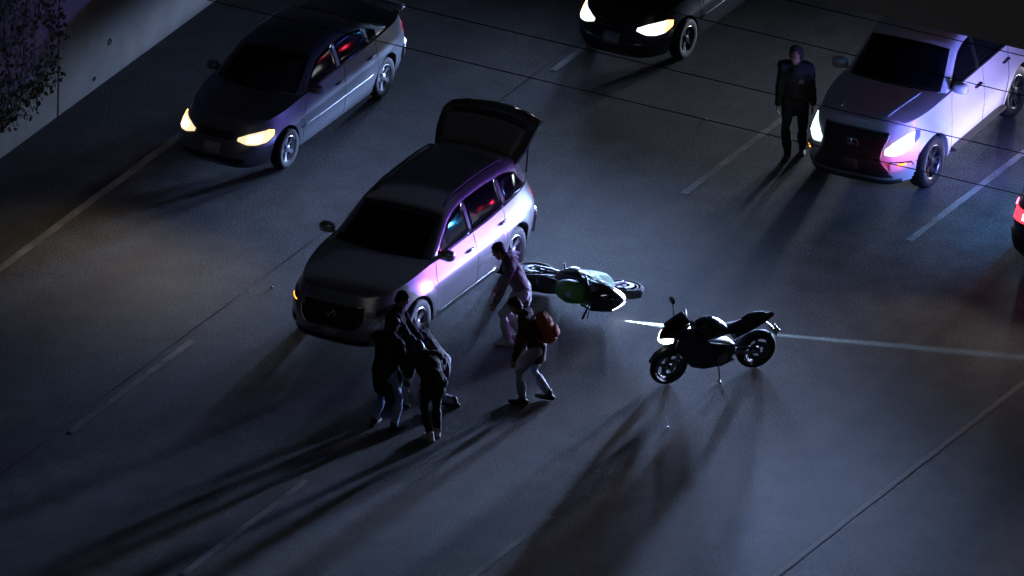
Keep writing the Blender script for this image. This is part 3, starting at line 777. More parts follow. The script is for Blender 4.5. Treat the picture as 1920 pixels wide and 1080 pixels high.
T.side_window(1.50, 4.42, .006, .08, BLACKPL, off=.003, nm='window_surround', rake1=-.1); T.side_window(1.56, 2.52, .015, .09, GLASS, trim=BLACKPL); T.side_window(2.62, 3.46, .015, .09, GLASS, trim=BLACKPL); T.side_window(3.56, 4.38, .02, .10, GLASS, nm='quarter_window', rake1=-.1)
seams(T, (1.46, 2.57, 3.50), .42, (0, 0, -.28))
handle(T, 2.38, 1.03, BLACKPL, .22); handle(T, 3.36, 1.05, BLACKPL, .22)
mirror(T, 1.66, 1.28, PAINT_WHITE, (.25, .14, .17))
for sd in (1, -1):
    bm = bmesh.new(); bm_loft(bm, [[(sd*(.90), y, .33), (sd*1.0, y, .36), (sd*1.0, y, .40), (sd*.88, y, .42)] for y in (-.93, -.85, .7, .80)]); link_bm('running_board', bm, BLACKPL, wh)
def lam(sd):
    A = ([.76, .74, .78, .86], [.83, .94, 1.0, 1.01])
    if sd < 0: A = (A[0][::-1], A[1][::-1])
    h = T.patch('headlight', *sorted((sd*.084, sd*.162)), *A, HL_COOL, .010)
    T.patch('bulb', *sorted((sd*.100, sd*.145)), *(([.78, .81], [.90, .96]) if sd > 0 else ([.81, .78], [.96, .90])), BULB_COOL, .013, .01, 8, 4, parent=h)
    T.patch('headlight_corner', *sorted((sd*.164, sd*.182)), *(([.86, .92], [1.03, 1.0]) if sd > 0 else ([.92, .86], [1.0, 1.03])), HL_OFF, .008, parent=h)
    T.patch('fog_recess', *sorted((sd*.098, sd*.160)), *(([.46, .56], [.66, .62]) if sd > 0 else ([.56, .46], [.62, .66])), PAINT_WHITE, .016)
    T.patch('fog_lamp', *sorted((sd*.118, sd*.142)), .60, .635, AMBER, .024, .02, 5, 3)
    bm = bmesh.new(); bm_tube(bm, [Vector(T.surf(sd*a, z))+Vector((sd*.01, -.012, 0)) for a, z in ((.10, .665), (.13, .645), (.158, .62), (.165, .55))], [.008, .014, .014, .008], 7); link_bm('bumper_blade', bm, BLACKPL, wh, True)
    T.patch('tail_lamp', *sorted((sd*.89, sd*.95)), .80, 1.1, REDLAMP_DIM, .010)
both(lam)
GH = [.110, .098, .078, .076, .084, .090]
g = shape_patch(T, 'grille', GH, .40, 1.04, BLACKPL, .008, nu=21, nv=15); slats(T, g, GH, .43, 1.0, 9, PAINT_BLACK, .010); outline(T, g, GH, .40, 1.04, mat('grille_trim', (.35, .34, .36), .3, .6), .012)
emblem(T, .86, 'stroke', .09)
plate(T, False, .56, m=mat('plate_dark', (.10, .07, .06), .6))
T.patch('front_lip', -.13, .13, .305, .36, BLACKPL, .03, .05, 24, 3); T.patch('rear_bumper', .86, 1.14, .42, .7, PAINT_WHITE, .035, .05, 24, 5)
for sd in (1, -1):
    bm = bmesh.new(); bm_tube(bm, [Vector(((sd*(.36+.16*q)), -2.05+1.05*q*0+1.0*(1-0)*q, 0))+Vector((0, 0, T.ztop(.38+1.0*q)+.058)) for q in lin(.1, .92, 9)], [(.006, .014)]*9, 6); link_bm('hood_crease', bm, PAINT_WHITE, wh, True)
wheels(T, .395, .26, 6, DARKALLOY, 'twin')
for sd in (1, -1):
    spot('headlight_beam', (sd*.66, -2.36, .86), (sd*.75-.35, -8.0, .36), wh, (.40, .56, 1), 2900, 88, 1., .20, ref=.1)

# --- police cruisers (rear corner of one shows at the right edge; the other stands behind, out of frame)
def cruiser(name, loc, rz, label, kbar):
    root = empty(name, loc, rz); tag(root, label, 'police car', 'police cruisers')
    c = Car(root, 5.0, 1.98, .25, [(0, .84), (.14, .95), (1.25, 1.10), (1.6, 1.13), (4.8, 1.17), (5, 1.12)], (.98, 3.98), .385, PAINT_BLACK, 4.6, 5., (.16, .12),
            dict(yA=1.25, yB=2.1, yC=4.2, yD=4.9, prof=[(1.25, 1.11), (2.1, 1.63), (2.5, 1.72), (4.0, 1.72), (4.35, 1.66), (4.9, 1.2)], tumble=.3, bow=.18, rbow=.1, ccrown=.055), .06, .06)
    c.body(); c.cabin(PAINT_WHITE)
    c.shield('windshield', 1.32, 2.06, .9, GLASS); c.shield('rear_window', 4.38, 4.80, .84, GLASS)
    c.side_window(1.6, 2.62, .015, .08, GLASS); c.side_window(2.7, 3.66, .015, .08, GLASS); c.side_window(3.75, 4.45, .03, .09, GLASS, nm='quarter_window')
    seams(c, (1.5, 2.66, 3.68), .34)
    for y0, y1 in ((1.52, 2.64), (2.68, 3.64)):
        for sd in (1, -1):
            a = sorted((sd*c.a_of_y(y0), sd*c.a_of_y(y1))); c.patch('white_door', a[0], a[1], .36, 1.07, PAINT_WHITE, .004, .01, 12, 6)
    mirror(c, 1.7, 1.16, PAINT_BLACK); handle(c, 2.5, .95, PAINT_BLACK); handle(c, 3.5, .98, PAINT_BLACK)
    g = shape_patch(c, 'grille', [.09, .085], .52, .8, BLACKPL); slats(c, g, [.09, .085], .53, .79, 5, DARKALLOY)
    def l2(sd):
        h = c.patch('headlight', *sorted((sd*.10, sd*.165)), .72, .86, HL_WHITE if kbar > 1 else HL_OFF, .01)
        t = c.patch('tail_lamp', *sorted((sd*.865, sd*.955)), .80, .98, REDLAMP, .012)
        c.patch('brake_bulb', *sorted((sd*.905, sd*.935)), .84, .93, BRAKE, .016, .02, 5, 3, parent=t)
        c.patch('reverse_lamp', *sorted((sd*.91, sd*.94)), 1.03, 1.10, HL_WHITE, .014, .02, 5, 3)
    both(l2)
    c.patch('rear_bumper', .85, 1.15, .34, .62, BLACKPL, .04, .05, 24, 5); plate(c, True, .72)
    wheels(c, .385, .24, 5, DARKALLOY)
    # red and blue flashers along both flanks
    for sd in (1, -1):
        for y, z, m in ((4.55, .92, FLASH_RED), (4.1, 1.09, FLASH_BLUE), (3.1, 1.05, FLASH_BLUE), (2.9, .90, FLASH_RED), (2.2, 1.02, FLASH_BLUE), (1.2, .80, FLASH_RED)):
            a = sd*c.a_of_y(y); c.patch('side_flasher', *sorted((a-.010, a+.010)), z-.022, z+.022, m, .02, .03, 4, 3)
    if kbar < 2:
        for sd in (1, -1): spot('reverse_beam', (sd*.80, 2.62, 1.06), (sd*1.2, 7.5, .0), root, (1, .86, .80), 70, 100, 1., .6, .08)
        RED, BLU = (1, .02, .10), (.22, .16, 1)
        def fl(y, z, tgt, col, pw, size, flat):
            p = Vector(c.surf(c.a_of_y(y), z))+Vector((.07, 0, 0)); w = Vector(tgt); t = Vector((-(w.x-loc[0]), -(w.y-loc[1]), w.z))
            spot('flasher_tint_spot', p, t, root, col, pw, size, 1., flat, .04)  # added spots, each aimed at one car to tint its side
        fl(4.55, .92, (2.9, 6.6, .95), RED, 150, 50, .42); fl(4.10, .97, (2.9, 6.8, 1.12), (.28, .09, 1), 2300, 50, .42)
        fl(4.55, .92, (6.75, 13.05, .74), RED, 300, 22, .6); fl(3.1, 1.05, (6.2, 14.6, 1.25), (.20, .16, 1), 420, 110, .8); fl(2.2, .85, (6.6, 15.2, .8), (.8, .62, 1), 170, 80, .5)  # the last, lilac-white spot is added to brighten the white SUV's door
        fl(3.1, 1.05, (-1.7, 10.8, .7), BLU, 600, 40, .6)
    # roof lightbar
    bar = bmesh.new(); bm_box(bar, (0, -.05, 1.775), (1.20, .30, .05), bevel=.015); b = link_bm('lightbar', bar, BLACKPL, root)
    seq = [BAR_BLUE, BAR_BLUE, BAR_WHITE, BAR_WHITE, BAR_RED, BAR_RED]
    for k, m in enumerate(seq):
        bm = bmesh.new(); bm_box(bm, (-.5+.2*k, -.05, 1.84), (.185, .27, .07), bevel=.02); link_bm('lightbar_lens', bm, m, b)
    return root, c
cr1, C1 = cruiser('police_cruiser', (9.80, 14.26, 0), math.pi, 'dark police vehicle at the right edge with red tail lamp lit', 1)
cr2, C2 = cruiser('police_cruiser', (8.9, 25.5, 0), R(-4), 'police cruiser with headlights on, standing behind and outside the picture', 2)
for sd in (1, -1):
    spot('headlight_beam', (sd*.7, -2.42, .8), (sd*.9, -14.5, .0), cr2, (.85, .80, 1), 3200, 64, 1., .11, ref=.05, pw=4., cap=.035)

# ------------------------------------------------------------------ motorcycles
def sec(y, z0, z1, w, n=14, p=2.6): return ell(0, (z0+z1)/2, w, (z1-z0)/2, y, n, p)
def motorcycle(name, loc, rot, label, main, second, kick=True, lit=HEADB, nose=None):
    nose = nose or main
    root = empty(name, loc, rot=rot); tag(root, label, 'motorcycle')
    def part(nm, fn, m, parent=root, smooth=True, sh=40):
        bm = bmesh.new(); fn(bm); o = link_bm(nm, bm, m, parent, smooth)
        if smooth: sharp(o, sh)
        return o
    FA = Vector((0, .70, .298)); RA = Vector((0, -.70, .312))
    for ax, r, w in ((FA, .298, .056), (RA, .312, .078)):
        def tyre(bm):
            prof = [(w*math.cos(a)*.98, r-w*.78+w*.78*math.sin(a)) for a in np.linspace(-.35, math.pi+.35, 12)]
            bm_lathe(bm, prof, 36, 'x')
        t = part('wheel', tyre, RUBBER); t.location = ax
        def rim(bm):
            bm_lathe(bm, [(-w*.8, r*.70), (w*.8, r*.70), (w*.8, r*.64), (w*.3, r*.60), (-w*.3, r*.60), (-w*.8, r*.64)], 36, 'x')
            for k in range(5):
                for da in (-.13, .13):
                    a = 2*math.pi*k/5; mt = Matrix.Rotation(a, 3, 'X'); m2 = Matrix.Rotation(a+da, 3, 'X')
                    bm_tube(bm, [mt @ Vector((0, 0, r*.10)), m2 @ Vector((0, 0, r*.64))], [(.014, .012)]*2, 6)
            bm_lathe(bm, [(-.06, .001), (-.06, r*.14), (.06, r*.14), (.06, .001)], 16, 'x', closed=False)
        part('rim', rim, B_RIM, t)
        part('brake_disc', lambda bm: bm_lathe(bm, [(-.062, r*.28), (-.057, r*.28), (-.057, r*.50), (-.062, r*.50)], 30, 'x'), B_DISC, t)
    for sd in (1, -1):
        part('fork_leg', lambda bm: bm_tube(bm, [(sd*.10, .70, .298), (sd*.10, .60, .55), (sd*.10, .455, .92)], [.028, .026, .021], 10), B_METAL)
        part('swingarm', lambda bm: bm_tube(bm, [(sd*.10, -.70, .312), (sd*.11, -.45, .36), (sd*.10, -.20, .40)], [(.022, .018), (.032, .02), (.035, .02)], 8), B_METAL)
        part('frame_tube', lambda bm: bm_tube(bm, [(sd*.10, .42, .82), (sd*.15, .15, .66), (sd*.13, -.18, .55), (sd*.12, -.20, .38)], .018, 8), B_BLACK)
        part('foot_peg', lambda bm: bm_tube(bm, [(sd*.12, -.20, .36), (sd*.24, -.22, .36)], .014, 7), B_METAL)
        part('handlebar', lambda bm: (bm_tube(bm, [(sd*.09, .44, .95), (sd*.20, .40, .985)], .013, 8), bm_tube(bm, [(sd*.19, .405, .983), (sd*.33, .35, .985)], .018, 10), bm_tube(bm, [(sd*.20, .44, .975), (sd*.32, .42, .965)], .006, 6)), B_BLACK)
        if kick: part('mirror', lambda bm: (bm_tube(bm, [(sd*.13, .62, .98), (sd*.22, .60, 1.10), (sd*.30, .58, 1.16)], .008, 6), bm_loft(bm, [ell(0, 1.18, .012, .010, .60, 10, 2.5, sd*.30), ell(0, 1.19, .07, .045, .585, 10, 2.5, sd*.33), ell(0, 1.19, .072, .048, .565, 10, 2.5, sd*.33)])), B_BLACK)
        part('turn_signal', lambda bm: bm_tube(bm, [(sd*.05, -.84, .70), (sd*.15, -.87, .70)], [.01, .018], 7), AMBER if False else B_BLACK)
    part('front_fender', lambda bm: bm_loft(bm, [[(-.065, FA.y+r*math.cos(a), FA.z+r*math.sin(a)-.03), (-.045, FA.y+(r+.03)*math.cos(a), FA.z+(r+.03)*math.sin(a)), (.045, FA.y+(r+.03)*math.cos(a), FA.z+(r+.03)*math.sin(a)), (.065, FA.y+r*math.cos(a), FA.z+r*math.sin(a)-.03)] for a, r in ((R(20), .31), (R(45), .315), (R(75), .32), (R(105), .325), (R(135), .32))]), second)
    eng = part('engine', lambda bm: bm_loft(bm, [sec(-.30, .34, .52, .11), sec(-.22, .24, .58, .16), sec(.0, .20, .62, .18), sec(.16, .22, .64, .17), sec(.26, .30, .60, .13), sec(.30, .36, .55, .09)]), B_BLACK)
    part('engine_cover', lambda bm: bm_lathe(bm, [(-.02, .02), (-.02, .10), (.02, .095), (.03, .07), (.032, .001)], 20, 'x', (.175, -.06, .38), False), B_METAL, eng)
    part('clutch_cover', lambda bm: bm_lathe(bm, [(.02, .02), (.02, .09), (-.02, .085), (-.03, .06), (-.032, .001)], 20, 'x', (-.175, -.06, .38), False), B_METAL, eng)
    part('radiator', lambda bm: bm_box(bm, (0, .36, .55), (.30, .04, .26), Matrix.Rotation(R(-14), 3, 'X'), .008), BLACKPL)
    fr = part('fairing', lambda bm: bm_loft(bm, [sec(.90, .78, .84, .03), sec(.86, .745, .89, .085), sec(.78, .70, .96, .145), sec(.66, .64, 1.0, .195), sec(.56, .60, .99, .215), sec(.46, .56, .92, .22), sec(.38, .58, .86, .20)]), nose)
    for sd in (1, -1):
        def sidep(bm):
            P = [(.70, .86), (.72, .70), (.58, .50), (.44, .34), (.22, .25), (-.10, .22), (-.26, .27), (-.20, .40), (.02, .46), (.12, .58), (.22, .76), (.40, .86)]
            cy = sum(p[0] for p in P)/len(P); cz = sum(p[1] for p in P)/len(P)
            def X(y, z, k): return sd*(.165+.055*max(0, 1-((y-.3)/.6)**2)-.06*max(0, (.45-z)/.25)**1.5+.02*k)
            rings = [[bm.verts.new((X(y, z, 0)+(-sd*.03 if j == 0 else 0), cy+(y-cy)*q, cz+(z-cz)*q)) for (y, z) in P] for j, q in enumerate((1., .985, .8, .5, .2))]
            for a, b in zip(rings[:-1], rings[1:]):
                for k in range(len(P)): bm.faces.new((a[k], a[(k+1) % len(P)], b[(k+1) % len(P)], b[k]))
            bm.faces.new(rings[-1])
        sp = part('side_fairing', sidep, main)
        part('fairing_decal', lambda bm: bm_loft(bm, [[(sd*(.222+.006*0), y, z), (sd*.228, y, z+.012), (sd*.228, y, z+w_), (sd*.222, y, z+w_+.01)] for y, z, w_ in ((.52, .70, .02), (.40, .66, .05), (.22, .60, .05), (.12, .56, .02))]), second, sp)
        part('headlight', lambda bm: bm_loft(bm, [[(sd*x, y, z), (sd*x, y+.010, z+.004), (sd*x, y+.004, z+h), (sd*x, y-.012, z+h)] for x, y, z, h in ((.018, .908, .762, .040), (.07, .880, .755, .080), (.115, .830, .765, .095), (.155, .765, .80, .065))]), lit)
    part('windscreen', lambda bm: bm_loft(bm, [[(x, .80-.9*x*x-.0, .955-.8*x*x), (x*.98, .66-.8*x*x, 1.045-.7*x*x), (x*.9, .52-.6*x*x, 1.125-.5*x*x), (x*.9, .51-.6*x*x, 1.118-.5*x*x), (x*.98, .65-.8*x*x, 1.035-.7*x*x), (x, .79-.9*x*x, .945-.8*x*x)] for x in (-.16, -.11, -.05, 0, .05, .11, .16)]), GLASS)
    part('instrument_cluster', lambda bm: bm_box(bm, (0, .52, .985), (.17, .04, .09), Matrix.Rotation(R(-40), 3, 'X'), .01), BLACKPL)
    tk = part('fuel_tank', lambda bm: bm_loft(bm, [sec(.36, .78, .86, .08), sec(.30, .72, .95, .14), sec(.18, .68, 1.0, .165), sec(.04, .67, .985, .165), sec(-.08, .67, .92, .13), sec(-.16, .68, .84, .09)]), main)
    part('filler_cap', lambda bm: bm_lathe(bm, [(.985, .001), (.985, .045), (1.012, .042), (1.014, .001)], 16, 'z', (0, .12, 0), False), B_METAL, tk)
    part('seat', lambda bm: bm_loft(bm, [sec(-.10, .73, .83, .07), sec(-.18, .70, .815, .11), sec(-.32, .70, .80, .135), sec(-.44, .72, .81, .13), sec(-.50, .74, .83, .11)]), B_SEAT)
    part('pillion_seat', lambda bm: bm_loft(bm, [sec(-.46, .80, .86, .09), sec(-.54, .80, .91, .105), sec(-.68, .82, .93, .09), sec(-.78, .85, .92, .06)]), B_SEAT)
    part('tail_cowl', lambda bm: bm_loft(bm, [sec(-.28, .60, .74, .13), sec(-.45, .66, .82, .135), sec(-.62, .72, .86, .12), sec(-.80, .79, .885, .08), sec(-.92, .84, .89, .035)]), nose)
    part('tail_lamp', lambda bm: bm_box(bm, (0, -.895, .845), (.07, .035, .035), Matrix.Rotation(R(25), 3, 'X'), .008), REDLAMP_DIM)
    ph = part('plate_bracket', lambda bm: (bm_tube(bm, [(0, -.78, .78), (0, -.88, .70), (0, -.97, .60)], [(.012, .05), (.010, .045), (.008, .05)], 8)), B_BLACK)
    part('number_plate', lambda bm: bm_box(bm, (0, -.985, .575), (.18, .006, .11), Matrix.Rotation(R(28), 3, 'X')), PLATE, ph, False)
    part('exhaust', lambda bm: (bm_tube(bm, [(.08, .26, .30), (.10, .05, .20), (.13, -.25, .24)], .024, 8), bm_tube(bm, [(.13, -.22, .235), (.17, -.36, .28), (.185, -.44, .31), (.20, -.72, .42), (.202, -.76, .435)], [.028, .04, .058, .062, .05], 12, dome=False)), B_METAL)
    part('chain_guard', lambda bm: bm_tube(bm, [(-.085, -.66, .40), (-.09, -.40, .45), (-.09, -.22, .46)], [(.010, .02)]*3, 6), B_BLACK)
    if kick:
        k = part('kickstand', lambda bm: (bm_tube(bm, [(-.11, -.04, .28), (-.22, -.02, .16), (-.285, .0, .065)], [.014, .012, .012], 8), bm_tube(bm, [(-.25, -.0, .062), (-.33, .01, .062)], [(.012, .03), (.012, .022)], 8)), B_METAL)
    return root
# standing bike: nose towards -Y-X, leaning on its stand
dirx, diry = 6.60-7.38, 5.87-6.97
rzb = math.atan2(-dirx, diry)
mb = motorcycle('motorcycle', (6.99, 6.42, .0), (0, R(-9), rzb), 'black sport motorcycle standing on its kickstand with its headlight lit', B_BLACK, B_BLACK)
mb.rotation_mode = 'XYZ'
spot('headlight_beam', (0, .93, .80), (0, 8, .0), mb, (.85, .93, 1), 12, 70, 1., .5, .04)
# fallen bike: on its right side, nose towards +X
fb = motorcycle('motorcycle', (4.04, 8.14, .0), (0, R(83), R(-84)), 'green and black sport motorcycle lying on its side beside the silver SUV', B_GREEN, B_BLACK, False, nose=B_BLACK)
bpy.context.view_layer.update()
def drop(root, gap=.0):
    bpy.context.view_layer.update()
    mz = min((c.matrix_world @ v.co).z for c in root.children_recursive if c.type == 'MESH' for v in c.data.vertices)
    root.location.z += gap-mz; bpy.context.view_layer.update()
drop(fb, .0); drop(mb, .0)
# headlight beam of the fallen bike: a thin fan grazing the road
spot('headlight_beam', (0, .935, .80), (2.9, 9, -1.18), fb, (.42, .70, 1), 3400, 116, 1., .022, .02, ref=.1, pw=.3, cap=.02)
spot('headlight_beam', (0, .935, .80), (8, 8.2, -.70), fb, (.5, .76, 1), 800, 96, 1., .075, .02)

# ------------------------------------------------------------------ people
def ik(a, b, l1, l2, pole):
    a, b = Vector(a), Vector(b); d = b-a; D = min(d.length, (l1+l2)*.999); u = d.normalized()
    x = (l1*l1-l2*l2+D*D)/(2*D); h = math.sqrt(max(1e-6, l1*l1-x*x))
    p = Vector(pole); p = (p-u*p.dot(u)).normalized()
    return a+u*x+p*h, a+u*D
TMP = bpy.data.scenes.new('workbench'); TRASH = []
def remesh(name, bm, m, parent, voxel, smooth_it=6, fold=0., fscale=9., seed=0, keep=None):
    me = bpy.data.meshes.new(name); bmesh.ops.recalc_face_normals(bm, faces=bm.faces); bm.to_mesh(me); bm.free()
    o = bpy.data.objects.new('tmp', me); TMP.collection.objects.link(o)
    md = o.modifiers.new('r', 'REMESH'); md.mode = 'VOXEL'; md.voxel_size = voxel; md.use_smooth_shade = True
    sm = o.modifiers.new('s', 'SMOOTH'); sm.iterations = smooth_it; sm.factor = .5
    with bpy.context.temp_override(scene=TMP, view_layer=TMP.view_layers[0]):
        dg = bpy.context.evaluated_depsgraph_get(); me2 = bpy.data.meshes.new_from_object(o.evaluated_get(dg))
    TRASH.append(o); TRASH.append(me); TMP.collection.objects.unlink(o)
    me2.name = name
    if fold:
        nv = len(me2.vertices); co = np.empty(nv*3); nn = np.empty(nv*3)
        me2.vertices.foreach_get('co', co); me2.vertices.foreach_get('normal', nn); co = co.reshape(-1, 3); nn = nn.reshape(-1, 3)
        for i in range(nv):
            p = co[i]; q = Vector((p[0]*fscale, p[1]*fscale, p[2]*fscale*.7+seed*7.3))
            co[i] += nn[i]*fold*(noise.noise(q)+.6*noise.noise(q*2.3))
        me2.vertices.foreach_set('co', co.ravel())
    me2.materials.clear(); me2.materials.append(m)
    me2.polygons.foreach_set('use_smooth', [True]*len(me2.polygons)); me2.update()
    oo = bpy.data.objects.new(name, me2); COL.objects.link(oo)
    if parent is not None: oo.parent = parent
    return oo
def person(label, loc, rz, P, top, bottom, shoe=SHOE, hairm=HAIR, hood=False, skirt=.10, sleeve=True, long_hair=False, scale=1., seed=0, topname='jacket', bulk=1.):
    """P: pose in local metres, +y forward, +x right"""
    root = empty('person', loc, rz); root.scale = (scale,)*3; tag(root, label, 'person', 'people at the crash scene')
    pel = Vector(P['pelvis']); nk = Vector(P['neck']); hd = Vector(P['head'])
    sp = (nk-pel).normalized(); side = Vector(P.get('side', (1, 0, 0))); ssh = Vector(P.get('sside', side))
    ht, hs = {}, {}
    sh = {1: nk+ssh*.185-sp*.06, -1: nk-ssh*.185-sp*.06}; hp = {1: pel+side*.095-Vector((0, 0, .03)), -1: pel-side*.095-Vector((0, 0, .03))}
    fwd = side.cross(Vector((0, 0, 1)))*-1
    joints = {}
    for k, s in (('R', 1), ('L', -1)):
        el, hnd = ik(sh[s], P['hand'+k], .30, .265, P.get('elbow'+k, (s*.5, -.8, -.3)))
        kn, an = ik(hp[s], P['foot'+k], .43, .42, P.get('knee'+k, (s*.15, 1, .1)))
        joints[k] = (sh[s], el, hnd, hp[s], kn, an)
    def torso(bm, g, low=.0):
        m1 = pel.lerp(nk, .33); m2 = pel.lerp(nk, .68)
        bm_tube(bm, [pel-sp*.03-Vector((0, 0, .05+low)), pel, m1, m2, nk-sp*.07, nk-sp*.02], [(.135+g, .092+g), (.155+g, .108+g), (.142+g, .105+g), (.168+g, .118+g), (.150+g, .095+g), (.09+g, .07+g)], 18, hint=side.lerp(ssh, .5), dome=True)
        bm_tube(bm, [sh[-1]+sp*.0, nk-sp*.03, sh[1]], [.062+g, .075+g, .062+g], 12, dome=True)
    def arm(bm, k, g, cuff=1.):
        a, e, h = joints[k][:3]; h2 = e.lerp(h, cuff)
        bm_tube(bm, [a, a.lerp(e, .5), e, e.lerp(h2, .4), h2], [.056+g, .050+g, .041+g, .042+g, .030+g*.9], 12, dome=True)
    def leg(bm, k, g, end=1.):
        h, kn, an = joints[k][3:]; a2 = kn.lerp(an, end)
        bm_tube(bm, [h, h.lerp(kn, .5), kn, kn.lerp(a2, .35), a2], [(.092+g), (.078+g), (.056+g), (.058+g), (.040+g)], 14, dome=True)
    face = Vector(P.get('face', (0, 1, -.15))).normalized()
    hup = Vector(P.get('headup', (hd-nk).normalized())); hup = (hup-face*hup.dot(face)).normalized(); hri = face.cross(hup)
    H = lambda x, y, z: hd+hri*x+face*y+hup*z
    def head(bm):
        n = 14
        rows = [(-.125, .030, .035, .055), (-.105, .052, .06, .035), (-.07, .066, .078, .018), (-.02, .073, .092, .004), (.03, .076, .098, -.006), (.075, .068, .088, -.012), (.105, .046, .06, -.012), (.12, .012, .016, -.012)]
        bm_loft(bm, [[H(a*math.cos(2*math.pi*k/n), c+b*math.sin(2*math.pi*k/n), z) for k in range(n)] for z, a, b, c in rows])
        bm_tube(bm, [H(0, .088, .015), H(0, .108, -.022), H(0, .094, -.035)], [.010, .016, .012], 8, dome=True)      # nose
        bm_tube(bm, [H(-.04, .085, .03), H(0, .094, .032), H(.04, .085, .03)], .012, 8, dome=True)                  # brow
        bm_tube(bm, [H(-.022, .086, -.066), H(.022, .086, -.066)], .010, 8, dome=True)                              # lips
        for s in (1, -1): bm_tube(bm, [H(s*.075, -.005, .02), H(s*.082, -.012, 0), H(s*.076, -.005, -.025)], [(.018, .008)]*3, 8, dome=True)
    def hand(bm, k):
        a, e, h = joints[k][:3]; d = (h-e).normalized(); s = 1 if k == 'R' else -1
        ax = Vector((-s, 0, 0)); ax = (ax-d*ax.dot(d)).normalized(); ac = d.cross(ax)   # palm normal points inward
        pc = h+d*.05
        bm_tube(bm, [h-d*.01, h+d*.045, h+d*.085], [(.016, .026), (.017, .040), (.014, .042)], 10, hint=ax, dome=True)
        for i, (o, ln) in enumerate(((-.030, .070), (-.010, .080), (.010, .076), (.029, .058))):
            b = h+d*.085+ac*o
            bm_tube(bm, [b-d*.02, b+d*ln*.45+ax*.006, b+d*ln*.8+ax*.024, b+d*ln*.92+ax*.045], [.0105, .010, .009, .008], 7, dome=True)
        tb = h+d*.03+ac*(.030*(-1 if P.get('thumb'+k, 1) > 0 else 1))
        to = ac*(-1 if P.get('thumb'+k, 1) > 0 else 1)
        bm_tube(bm, [tb-d*.01, tb+d*.03+to*.022+ax*.012, tb+d*.06+to*.028+ax*.028], [.014, .012, .009], 8, dome=True)
    fdir = {}
    for k, s in (('R', 1), ('L', -1)):
        f = Vector(P.get('toe'+k, (s*.12, 1, 0))); fdir[k] = f.normalized()
    def foot(bm, k, g, sole=0.):
        an = joints[k][5]; f = fdir[k]; b = an-f*.05
        base = an-Vector((0, 0, .055))
        bm_tube(bm, [an+Vector((0, 0, .03)), an-Vector((0, 0, .02))], [.045+g, .05+g], 10, dome=True)
        bm_tube(bm, [base-f*.055, base+f*.03, base+f*.12, base+f*.185], [(.034+g, .037+g), (.036+g, .042+g), (.027+g, .046+g), (.020+g, .036+g)], 12, hint=(0, 0, 1), dome=True)
    bm = bmesh.new(); torso(bm, 0)
    for k in 'RL': arm(bm, k, 0); leg(bm, k, 0); hand(bm, k); foot(bm, k, -.004)
    bm_tube(bm, [nk-sp*.06, nk.lerp(hd, .55)+face*.0, hd-hup*.05], [.062, .054, .052], 12, dome=True); head(bm)
    body = remesh('body', bm, SKIN, root, .0085, 4)
    # clothes
    bm = bmesh.new(); torso(bm, .024*bulk, skirt)
    if sleeve:
        for k in 'RL': arm(bm, k, .018*bulk, .97)
    else:
        for k in 'RL':
            a, e, h = joints[k][:3]; bm_tube(bm, [a, a.lerp(e, .85)], [.07, .062], 12, dome=False)
    bm_tube(bm, [nk-sp*.05, nk+(hd-nk)*.22], [.085*bulk, .072], 14, dome=True)
    if hood:
        bm_tube(bm, [hd-hup*.12-face*.02, hd-face*.025, hd+hup*.08-face*.03, hd+hup*.125-face*.03], [.085, .108, .095, .05], 14, hint=hri, dome=True)
    jk = remesh(topname, bm, top, root, .013, 2, .017, 8., seed)
    if hood:
        # open the hood towards the face
        b2 = bmesh.new(); b2.from_mesh(jk.data)
        kill = [f for f in b2.faces if (f.calc_center_median()-hd).dot(face) > .035 and abs((f.calc_center_median()-hd).dot(hri)) < .066 and -.12 < (f.calc_center_median()-hd).dot(hup) < .075]
        bmesh.ops.delete(b2, geom=kill, context='FACES'); b2.to_mesh(jk.data); b2.free()
    bm = bmesh.new()
    bm_tube(bm, [pel-Vector((0, 0, .09)), pel, pel+sp*.08], [(.150, .115), (.165, .122), (.150, .112)], 16, hint=side, dome=True)
    for k in 'RL': leg(bm, k, .016, .96)
    remesh('trousers', bm, bottom, root, .013, 2, .012, 9., seed+3)
    for k in 'RL':
        bm = bmesh.new(); foot(bm, k, .008); remesh('shoe', bm, shoe, root, .011, 3)
    if not hood:
        bm = bmesh.new(); n = 14
        bm_loft(bm, [[H(a*math.cos(2*math.pi*k/n), c+b*math.sin(2*math.pi*k/n), z) for k in range(n)] for z, a, b, c in ((-.075, .060, .050, -.048), (-.02, .080, .080, -.022), (.03, .084, .094, -.014), (.075, .078, .098, -.012), (.112, .056, .075, -.012), (.132, .018, .022, -.012))])
        if long_hair:
            bm_tube(bm, [H(0, -.05, .02), H(0, -.09, -.08), H(0, -.10, -.2)+Vector((0, 0, -.03)), H(0, -.06, -.3)+Vector((0, 0, -.06))], [(.07, .07), (.085, .05), (.08, .04), (.04, .02)], 12, hint=hri, dome=True)
        remesh('hair', bm, hairm, root, .009, 2, .006, 30., seed)
    return root, joints, H

def hz(hx, hy): return math.atan2(-hx, hy)
